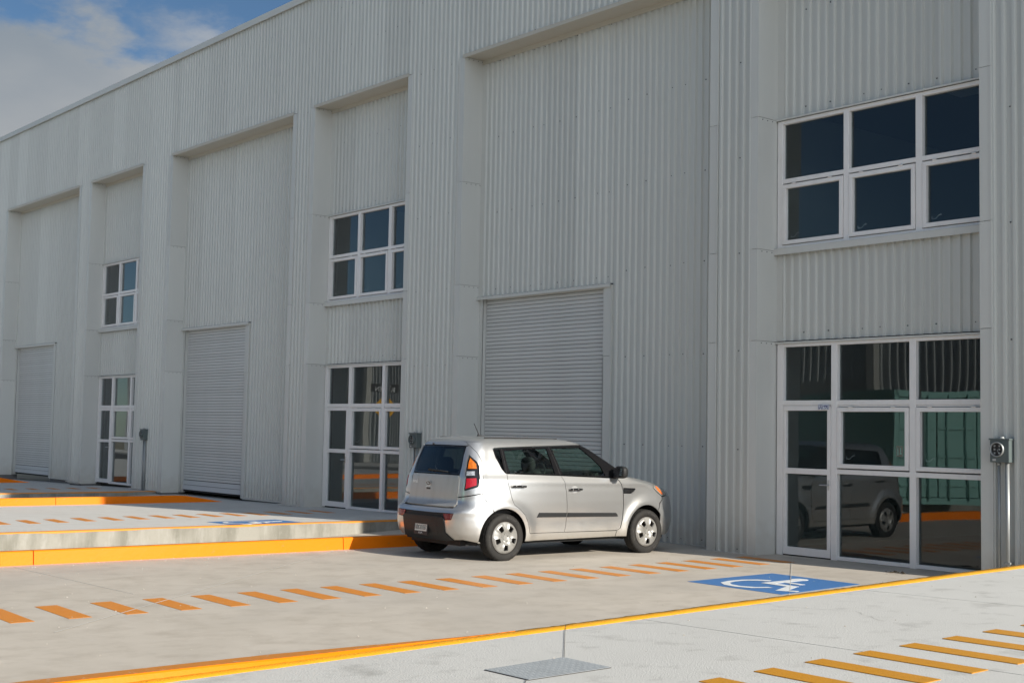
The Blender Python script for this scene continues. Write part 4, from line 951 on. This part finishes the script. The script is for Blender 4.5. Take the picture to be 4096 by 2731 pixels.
# dark window surround and side glass
def uw(v): return float(uf(v)) - .60
g1 = [(-.045, 1.440), (.0, 1.447), (.118, 1.455), (.043, 1.166), (-.006, 1.232), (-.045, 1.36)]
g1 = [(-.043, 1.437), (.028, 1.446), (.030, 1.172), (-.006, 1.232), (-.040, 1.36)]
g2 = [(.178, 1.431), (.444, 1.457), (.825, 1.469), (.862, 1.135), (.168, 1.151), (.112, 1.25), (.100, 1.400)]
g2 = [(.105, 1.437), (.444, 1.460), (.812, 1.471), (.868, 1.135), (.118, 1.152), (.100, 1.30)]
g3 = [(.905, 1.474), (1.418, 1.487), (1.582, 1.354), (1.715, 1.235), (1.775, 1.108), (1.002, 1.126)]
dlo = [(-.070, 1.452), (-.045, 1.465), (.062, 1.473), (.914, 1.504), (1.50, 1.526), (uw(1.53), 1.54), (uw(1.40), 1.40), (uw(1.25), 1.25), (uw(1.14), 1.14), (2.15, 1.087), (2.06, 1.074), (1.979, 1.074), (1.55, 1.093), (.959, 1.115), (.058, 1.144), (-.002, 1.201), (-.060, 1.349)]
fr_ = panel('window_surround', dlo, mat('satin_black_trim', (.008, .008, .009), .22, spec=.2), holes=[g1, g2, g3], off=-.004, du=.03, dv=.03)
for i_, o in enumerate(fr_):
    sd_ = (-1, 1)[i_]
    for gg, mm in ((g1, PRIV), (g2, CARGL), (g3, CARGL)): panel('side_pane', gg, mm, parent=o, off=-.012, flange=.004, gap=-.004, sides=(sd_,))
    for a, b_ in (((.062, 1.474), (.058, 1.144)), ((.855, 1.503), (.955, 1.117))):
        panel('pillar_gap', [a, (a[0] + .006, a[1]), (b_[0] + .006, b_[1]), b_], DARK, parent=o, off=-.002, flange=.002, gap=0, sides=(sd_,))
# windshield
def ufc(v): return float(uf(v))
def symf(right): return list(right) + [(2 * ufc(p[1]) - p[0], p[1]) for p in right[::-1]]
panel('windscreen', symf([(uw(1.545) + .2, 1.553)] + [(uw(v) + .006, v) for v in (1.545, 1.4, 1.25, 1.14, 1.112)] + [(uw(1.11) + .3, 1.105)]), CARGL, mirror=False, off=-.006, dv=.03, flange=.01)
panel('cowl', symf([(uw(1.10) + .2, 1.108), (uw(1.10) - .10, 1.106), (2.16, 1.088), (2.2, 1.080), (uw(1.09) + .3, 1.090)]), BLK, mirror=False, off=-.010, dv=.006, flange=.01)
# front wing, bonnet, front bumper, headlamps
HL = [(2.74, .975), (2.93, .955), (3.02, .90), (3.03, .82), (2.89, .803), (2.777, .869), (2.70, .925)]
af = arc(2.528, .376, 188, 50)
wing = FS[::-1][:1] and ([(1.995, .352), (2.050, .378), (2.079, .501), (2.091, .687), (2.083, .886), (2.052, .985), (1.985, 1.066)] + [(2.05, 1.071), (2.15, 1.084), (2.20, 1.080), (2.45, 1.045), (2.72, .992), (2.735, .978), (2.69, .925), (2.772, .862), (2.885, .797), (2.887, .758), (2.80, .70)] + af[::-1] + [(1.972, .262)])
VT = [(2.085, .932), (2.325, .921), (2.30, .89), (2.247, .856), (2.085, .858)]
panel('front_wing', wing, SILV, holes=[VT], du=.022, dv=.022)
for o in panel('side_vent', inset(resample(VT, .02), .001), GLOSSB, off=-.008): pass
for o in panel('vent_fin', [(2.10, .902), (2.27, .893), (2.26, .882), (2.10, .886)], TRIMB, off=.0, flange=.01): pass
panel('bonnet', symf([(3.2, 1.086), (2.28, 1.079), (2.20, 1.083), (2.45, 1.050), (2.725, .997), (2.95, .962), (3.2, .952)]), SILV, mirror=False, du=.04, dv=.006)
for o in panel('headlamp', HL, HEADL, off=-.003): pass
for o in panel('indicator', [(2.76, .945), (2.80, .955), (2.90, .86), (2.93, .83), (2.885, .825), (2.79, .885)], mat('indicator_orange', (.75, .15, .02), .3, coat=.8), off=.0005, flange=.003): pass
abf = arc(2.528, .376, 50, -8)
panel('front_bumper', symf([(3.3, .94), (3.05, .905), (3.035, .815), (2.893, .797), (2.893, .755), (2.81, .695)] + abf + [(3.0, .25), (3.3, .25)]), SILV, mirror=False, holes=[symf([(3.35, .86), (3.2, .85), (3.25, .78), (3.35, .77)]), symf([(3.4, .58), (3.25, .57), (3.3, .38), (3.4, .36)])], du=.03, dv=.025)
panel('grille', symf([(3.3, .88), (3.17, .87), (3.2, .36), (3.3, .34)]), BLK, mirror=False, off=-.02, du=.05, dv=.05)
# roof skin
V = []; F = []; levels = [v for v in VS if v >= 1.556][::3]
if levels[-1] < VS[-1]: levels.append(VS[-1])
def loop_at(v):
    P, s, z = RINGS[int(np.argmin(np.abs(VS - v)))]; idx = np.linspace(0, len(P) - 1, 80).astype(int); Q = P[idx]
    return [(x, -y, z) for x, y in Q] + [(x, y, z) for x, y in Q[::-1][1:-1]]
lp0 = [loop_at(v) for v in levels]; n = len(lp0[0])
lp0[0] = [(x * 1, y * .998, z - .002) for x, y, z in lp0[0]]
for lp in lp0: V += lp
for k, q in enumerate((.85, .65, .4, .15)):
    V += [(x + (0.45 - x) * (1 - q) * .12, y * q, z + .016 * (1 - q * q)) for x, y, z in lp0[-1]]
nl = len(V) // n
for i in range(nl - 1):
    for j in range(n): F.append((i * n + j, i * n + (j + 1) % n, (i + 1) * n + (j + 1) % n, (i + 1) * n + j))
F.append(tuple((nl - 1) * n + j for j in range(n)))
roof = mesh_obj('roof', V, F, SILV, car, True)
for sy in (-1, 1):
    b = MB(); 
    pts_ = [(-.1 + 1.25 * t, sy * (.50 + .015 * math.sin(t * 3)), 1.604 - .004 * (2 * t - 1) ** 2) for t in np.linspace(0, 1, 14)]
    for a, c_ in zip(pts_[:-1], pts_[1:]): b.tube(a, c_, .007, 6, False)
    b.build('roof_ditch', BLK, roof)
# mouldings on the doors, handles
for a, b_, par in (([(.524, .562), (.558, .628), (1.045, .616), (1.045, .554)], 0, rear_door), ([(1.062, .616), (1.944, .596), (1.975, .570), (1.985, .540), (1.062, .553)], 0, front_door)):
    for i_, sd_ in enumerate((-1, 1)): panel('door_moulding', a, TRIMB, parent=par[i_], off=.012, flange=.016, sides=(sd_,))
for u0, vv, par in ((.213, .971, rear_door), (1.183, .923, front_door)):
    for i_, sd_ in enumerate((-1, 1)):
        cup = [(u0 + .055 * math.cos(t), vv + .048 * math.sin(t)) for t in [2 * PI * k / 20 for k in range(20)]]
        pcup = panel('handle_cup', cup, mat('lit_cup_silver', (.70, .70, .69), .25, .6), parent=par[i_], off=.0008, flange=.002, gap=0, sides=(sd_,))  # flat disc; its paler silver paints the lit bowl of the recess
        a = S(u0 - .105, vv, .032, sd_)[0]; c_ = S(u0 + .105, vv - .002, .032, sd_)[0]; mid = S(u0, vv, .040, sd_)[0]
        b = MB(); b.tube(a, mid, .0145, 10, True, .017); b.tube(mid, c_, .017, 10, True, .0145)
        e0 = S(u0 - .095, vv, 0, sd_)[0]; e1 = S(u0 + .095, vv, 0, sd_)[0]; b.tube(e0, Vector(a) * .9 + Vector(c_) * .1, .012, 8); b.tube(e1, Vector(c_) * .9 + Vector(a) * .1, .012, 8)
        b.build('door_handle', GLOSSB, par[i_], True)
# cabin and underbody
b = MB(); b.box(-.42, 2.15, -.74, .74, .62, 1.075); b.build('cabin_tub', INT, car)
b = MB(); b.box(-.50, 3.15, -.56, .56, .20, .66); b.box(.42, 2.08, -.76, .76, .22, .62); b.build('underbody', DARK, car)
b = MB()
def prof_y(pts, y0, y1):
    n_ = len(pts); b.add([(x, y0, z) for x, z in pts] + [(x, y1, z) for x, z in pts], [tuple(range(n_)), tuple(range(2 * n_ - 1, n_ - 1, -1))] + [(i, n_ + i, n_ + (i + 1) % n_, (i + 1) % n_) for i in range(n_)])
prof_y([(1.62, 1.05), (1.68, 1.13), (1.85, 1.155), (2.10, 1.13), (2.18, 1.07)], -.72, .72); b.build('dashboard', INT, car)
for wx in (-.035, 2.528):
    for sd_ in (-1, 1):
        V = []; F = []; n_ = 28
        for t in np.linspace(-14, 194, n_):
            a = math.radians(t)
            for yy in (.56, .80): V.append((wx + .388 * math.cos(a), sd_ * yy, .312 + .388 * math.sin(a)))
        for i in range(n_ - 1): F.append((2 * i, 2 * i + 1, 2 * i + 3, 2 * i + 2))
        V2 = len(V); V.append((wx, sd_ * .56, .312)); 
        for i in range(n_ - 1): F.append((2 * i, 2 * i + 2, V2))
        mesh_obj('arch_liner', V, F, DARK, car)
def seat(x, y, hz=1.20):
    b = MB(); prof_ = [(x - .10, 1.0), (x + .04, 1.0), (x - .02, 1.12), (x - .07, 1.17), (x - .14, 1.14)]
    n_ = len(prof_); yy = (y - .24, y - .20, y + .20, y + .24); sc_ = (.9, 1, 1, .9)
    V = []; F = []
    for q, s_ in zip(yy, sc_): V += [(x + (px_ - x) * s_, q, 1.0 + (pz - 1.0) * s_) for px_, pz in prof_]
    for k in range(3):
        for i in range(n_): F.append((k * n_ + i, (k + 1) * n_ + i, (k + 1) * n_ + (i + 1) % n_, k * n_ + (i + 1) % n_))
    F += [tuple(range(n_)), tuple(range(4 * n_ - 1, 3 * n_ - 1, -1))]
    st = mesh_obj('seat', V, F, SEATM, car, True)
    bm = bmesh.new(); bmesh.ops.create_uvsphere(bm, u_segments=18, v_segments=12, radius=1)
    for v in bm.verts:
        c = v.co; c.x = math.copysign(abs(c.x) ** .7, c.x) * .055; c.y = math.copysign(abs(c.y) ** .75, c.y) * .135; c.z = math.copysign(abs(c.z) ** .75, c.z) * .105
        c += Vector((x - .09, y, hz + .055))
    me = bpy.data.meshes.new('headrest'); bm.to_mesh(me); bm.free(); me.materials.append(SEATM); me.polygons.foreach_set('use_smooth', [True] * len(me.polygons)); link(bpy.data.objects.new('headrest', me), st)
seat(.86, -.36, 1.19); seat(.86, .36, 1.19); seat(.02, -.38, 1.17); seat(.02, .38, 1.17)
# steering wheel
V = []; F = []; n_ = 30; k_ = 8; cx, cy, cz = 1.50, .37, 1.07; tl = math.radians(62)
for i in range(n_):
    a = 2 * PI * i / n_
    for j in range(k_):
        t = 2 * PI * j / k_; r = .185 + .015 * math.cos(t); h = .015 * math.sin(t); yy = r * math.cos(a); up = r * math.sin(a)
        V.append((cx + up * math.cos(tl) * 1 + h * math.sin(tl), cy + yy, cz + up * math.sin(tl) - h * math.cos(tl)))
for i in range(n_):
    for j in range(k_): F.append((i * k_ + j, ((i + 1) % n_) * k_ + j, ((i + 1) % n_) * k_ + (j + 1) % k_, i * k_ + (j + 1) % k_))
mesh_obj('steering_wheel', V, F, BLK, car, True)
im = MB(); im.box(-.015, .015, -.12, .12, -.035, .035); o = im.build('interior_mirror', BLK, car); bevel(o, .012, 3); o.location = (1.47, .02, 1.405); o.rotation_euler = (0, math.radians(5), math.radians(-14))
im = MB(); im.box(-.0175, -.0155, -.105, .105, -.025, .025); im.build('mirror_glass', CHROME, o)
# door mirrors
for sd_ in (-1, 1):
    bm = bmesh.new(); bmesh.ops.create_uvsphere(bm, u_segments=24, v_segments=16, radius=1)
    for v in bm.verts:
        c = v.co; c.x = math.copysign(abs(c.x) ** .8, c.x) * (.085 if c.x > 0 else .045); c.y = math.copysign(abs(c.y) ** .6, c.y) * .115; c.z = math.copysign(abs(c.z) ** .62, c.z) * .085
    me = bpy.data.meshes.new('door_mirror'); bm.to_mesh(me); bm.free(); me.materials.append(TRIMB); me.polygons.foreach_set('use_smooth', [True] * len(me.polygons)); o = link(bpy.data.objects.new('door_mirror', me), car); o.location = (1.93, sd_ * .965, 1.155); o.rotation_euler = (0, 0, sd_ * .10)
    b = MB(); n_ = 20; b.add([(-.047, .10 * math.copysign(abs(math.cos(2 * PI * i / n_)) ** .6, math.cos(2 * PI * i / n_)), .07 * math.copysign(abs(math.sin(2 * PI * i / n_)) ** .62, math.sin(2 * PI * i / n_))) for i in range(n_)], [tuple(range(n_)), tuple(range(n_ - 1, -1, -1))]); b.build('mirror_glass', CHROME, o)
    b = MB(); b.tube((-.0, -sd_ * .09, -.055), (.0, -sd_ * .16, -.085), .03, 10); b.build('mirror_arm', BLK, o, True)
# wheels
def revolve(prof, n, mtx=None):
    V = []; F = []; k = len(prof)
    for i in range(n):
        a = 2 * PI * i / n
        for r, y in prof: V.append((r * math.cos(a), y, r * math.sin(a)))
    for i in range(n):
        for j in range(k - 1): F.append((i * k + j, i * k + j + 1, ((i + 1) % n) * k + j + 1, ((i + 1) % n) * k + j))
    return V, F
TP = [(.205, .05), (.205, -.070), (.222, -.088), (.245, -.096), (.268, -.0965), (.285, -.092), (.300, -.083), (.3085, -.070), (.3115, -.060), (.3115, -.046), (.3045, -.045), (.3045, -.038), (.3122, -.037), (.3125, -.014), (.3050, -.013), (.3050, -.004), (.3125, -.003), (.3125, .022), (.3050, .023), (.3050, .032), (.3122, .033), (.3115, .06), (.300, .083), (.268, .0965), (.22, .088), (.205, .05)]
def wheel(x, sd_):
    root = empty_part('wheel', (x, sd_ * .772, .3115))
    V, F = revolve(TP, 96)
    # shoulder blocks: shallow lateral grooves
    k = len(TP); V = [list(v) for v in V]
    for i in range(96):
        if i % 3 == 0:
            for j in (7, 8, 9, 20, 21):
                r = math.hypot(V[i * k + j][0], V[i * k + j][2]); s_ = (r - .006) / r; V[i * k + j][0] *= s_; V[i * k + j][2] *= s_
    flip = sd_ > 0
    def fin(V): return [(x_, (-y_ if flip else y_), z_) for x_, y_, z_ in V]
    def ff(F): return [f[::-1] for f in F] if flip else F
    ty = mesh_obj('tyre', fin(V), ff(F), TYR, root, True)
    V, F = revolve([(.208, -.072), (.2095, -.082), (.200, -.084), (.196, -.060), (.17, -.02), (.10, -.028), (.07, -.045), (.0, -.045)], 60)
    mesh_obj('rim', fin(V), ff(F), STEELD, root, True)
    # hubcap with five openings
    outer = [(.207 * math.cos(2 * PI * i / 72), .207 * math.sin(2 * PI * i / 72)) for i in range(72)]
    hs = []
    for q in range(5):
        a = math.radians(-90 + 72 * q); rr = [(.100, -.24), (.100, .24), (.163, .235), (.172, .16), (.172, -.16), (.163, -.235)]
        hs.append([(r_ * math.cos(a + t_ * (1.12 if r_ < .12 else 1)), r_ * math.sin(a + t_ * (1.12 if r_ < .12 else 1))) for r_, t_ in rr])
    v, f, loops = chart_mesh(outer, hs, .011, .011, gap=0, step=.008)
    def hy(p):
        r = np.hypot(p[:, 0], p[:, 1]); th = np.arctan2(p[:, 1], p[:, 0]); y = -.086 - .022 * np.exp(-((r - .12) / .07) ** 2) + .012 * np.exp(-(r / .055) ** 2)
        q = np.abs(((th + PI / 2) / (2 * PI / 5) + .5) % 1 - .5) * 72   # deg from window axis
        lip = np.clip(1 - np.abs(np.maximum(np.abs(q) - 17, 0)) / 6, 0, 1) * np.clip((r - .075) / .02, 0, 1) * np.clip((.196 - r) / .012, 0, 1)
        for k5 in range(5):
            a = math.radians(90 + 72 * k5); d = np.hypot(p[:, 0] - .052 * math.cos(a), p[:, 1] - .052 * math.sin(a)); y = y + .010 * np.exp(-(d / .012) ** 4)
        return y - .009 * lip + .010 * np.clip((r - .196) / .011, 0, 1)
    y = hy(v); V = [(a[0], yy, a[1]) for a, yy in zip(v, y)]; F = [t for t in f]
    for li, lp in enumerate(loops):
        A = np.array(lp); ya = hy(A); k0 = len(V); m_ = len(A); V += [(a[0], yy, a[1]) for a, yy in zip(A, ya)] + [(a[0] * .97, yy + (.02), a[1] * .97) for a, yy in zip(A, ya)]
        for i in range(m_):
            F.append((k0 + i, k0 + (i + 1) % m_, k0 + m_ + (i + 1) % m_, k0 + m_ + i))
    hc = mesh_obj('hubcap', fin(V), ff(F), HUBC, root, True)
    b = MB()
    for k5 in range(5):
        a = math.radians(90 + 72 * k5); c_ = (.052 * math.cos(a), .052 * math.sin(a)); s_ = -1 if not flip else 1
        b.tube((c_[0], s_ * .078, c_[1]), (c_[0], s_ * .094, c_[1]), .0085, 8)
    b.tube((0, s_ * .083, 0), (0, s_ * .0885, 0), .030, 24)
    b.build('wheel_nut', HUBC, root)
    if sd_ < 0:
        def onarc(R_, a0, spc): 
            def fn(co): t = a0 - co.x / R_; r = R_ + co.y; return Vector((r * math.cos(t), -.0968 - co.z * .3, r * math.sin(t)))
            return fn
        LM = mat('tyre_lettering', (.055, .053, .05), .6)
        text_mesh('tyre_lettering', 'ECO307', .040, LM, root, None, .002, onarc(.262, math.radians(68), 1), 1.25)
        text_mesh('tyre_lettering', 'MAZZINI', .034, LM, root, None, .002, onarc(.262, math.radians(188), 1), 1.2)
        text_mesh('tyre_lettering', '195/65R15', .026, LM, root, None, .002, onarc(.262, math.radians(-48), 1), 1.1)
    return root
def empty_part(name, loc):
    o = bpy.data.objects.new(name, None); o.location = loc; o.empty_display_size = .1; return link(o, car)
for x in (0., 2.55):
    for sd_ in (-1, 1): wheel(x, sd_)
# hidden axle block closing the view under the car
b = MB(); b.tube((0, -.68, .29), (0, .68, .29), .05, 10); b.build('axle', DARK, car)
# tow hook, exhaust, wiper, nozzle, aerial
b = MB(); pts_ = [(-.25 + .0 * t, -.40 + .052 * math.cos(t), .235 + .040 * math.sin(t)) for t in np.linspace(-PI * 1.05, PI * .25, 14)]
for a, c_ in zip(pts_[:-1], pts_[1:]): b.tube(a, c_, .011, 8)
b.build('tow_hook', mat('old_steel', (.42, .40, .36), .5, .6), car, True)
wp = S([-1.19, -.86], [1.158, 1.139], .018)
wr0 = Vector(inter := tuple(S([-1.29], [1.163], .022)[0])); wr1 = Vector(tuple(S([-.875], [1.143], .022)[0]))
b = MB(); b.tube(wr0, wr1, .016, 8, True, .008); b.tube(wr0, Vector(tuple(S([-1.29], [1.163], -.01)[0])), .02, 10); b.build('rear_wiper', TRIMB, car, True)
b = MB(); q0 = Vector(tuple(S([-1.13], [1.508], .0)[0])); b.tube(q0, q0 + Vector((-.02, 0, .004)), .011, 10); b.build('washer_nozzle', BLK, car, True)
an = Vector((.24, 0, 1.612)); b = MB(); b.add([(.16, -.022, 1.606), (.36, -.014, 1.606), (.36, .014, 1.606), (.16, .022, 1.606), (.17, -.010, 1.640), (.22, -.006, 1.636), (.22, .006, 1.636), (.17, .010, 1.640)], [(0, 1, 5, 4), (1, 2, 6, 5), (2, 3, 7, 6), (3, 0, 4, 7), (4, 5, 6, 7)])
b.tube((.19, 0, 1.63), (.10, 0, 1.79), .0065, 8, True, .0045); b.build('aerial', BLK, car)
# plate, badges
pc = S([(-1.255 - 1.566) / 2], [.408], .02)[0]; 
pm = Matrix.Translation(Vector((pc[0] - .006, pc[1], .405))) @ Matrix.Rotation(math.radians(-90), 4, 'Z') @ Matrix.Rotation(math.radians(84), 4, 'X')
b = MB(); b.box(-.155, .155, -.085, .085, -.006, .004); o = b.build('number_plate', mat('plate_holder', (.014, .014, .015), .5), car); o.matrix_local = pm
b = MB(); b.box(-.135, .135, -.038, .052, .0045, .007); b.build('plate_face', mat('plate_white', (.62, .62, .58), .5), o)
text_mesh('plate_lettering', 'UDC-E11557', .072, mat('plate_ink', (.03, .03, .03), .6), o, Matrix.Translation((0, .008, .0085)) @ Matrix.Diagonal((.62, 1.15, 1, 1)), .001)
text_mesh('holder_lettering', 'KIA', .045, mat('holder_silver', (.6, .6, .6), .4), o, Matrix.Translation((0, -.062, .0055)) @ Matrix.Diagonal((1.3, .8, 1, 1)), .001)
bc = S([-1.345], [.965], .012)[0]; bmx = Matrix.Translation(Vector((bc[0], bc[1], .965))) @ Matrix.Rotation(math.radians(-90), 4, 'Z') @ Matrix.Rotation(math.radians(92), 4, 'X')
bd = MB(); ov = [(.058 * math.cos(t), .032 * math.sin(t) + .022) for t in [2 * PI * i / 28 for i in range(28)]]; bd.prism(ov, -.004, .004); o = bd.build('badge', CHROME, hatch); o.matrix_local = bmx
bd = MB(); bd.prism([(x * .9, (y - .022) * .84 + .022) for x, y in ov], .0042, .006); bd.build('badge_field', BLK, o)
text_mesh('badge_lettering', 'KIA', .042, CHROME, o, Matrix.Translation((0, .020, .0065)), .001)
bd = MB(); bd.box(-.045, .045, -.058, -.024, -.003, .0045); bd.build('lock_pull', BLK, o)
bd = MB(); bd.box(-.05, .05, -.029, -.022, -.003, .010); bd.build('lock_lip', CHROME, o)
bc = S([-1.665], [1.013], .014)[0]
text_mesh('badge_lettering', 'soul', .070, CHROME, hatch, Matrix.Translation(Vector((bc[0], bc[1], 1.005))) @ Matrix.Rotation(math.radians(-90), 4, 'Z') @ Matrix.Rotation(math.radians(92), 4, 'X'), .002)
# a second car parked far up the street, seen only in reflection
def copy_tree(o, parent=None):
    c_ = o.copy(); COL.objects.link(c_); c_.parent = parent
    for ch in list(o.children): copy_tree(ch, c_)
    return c_
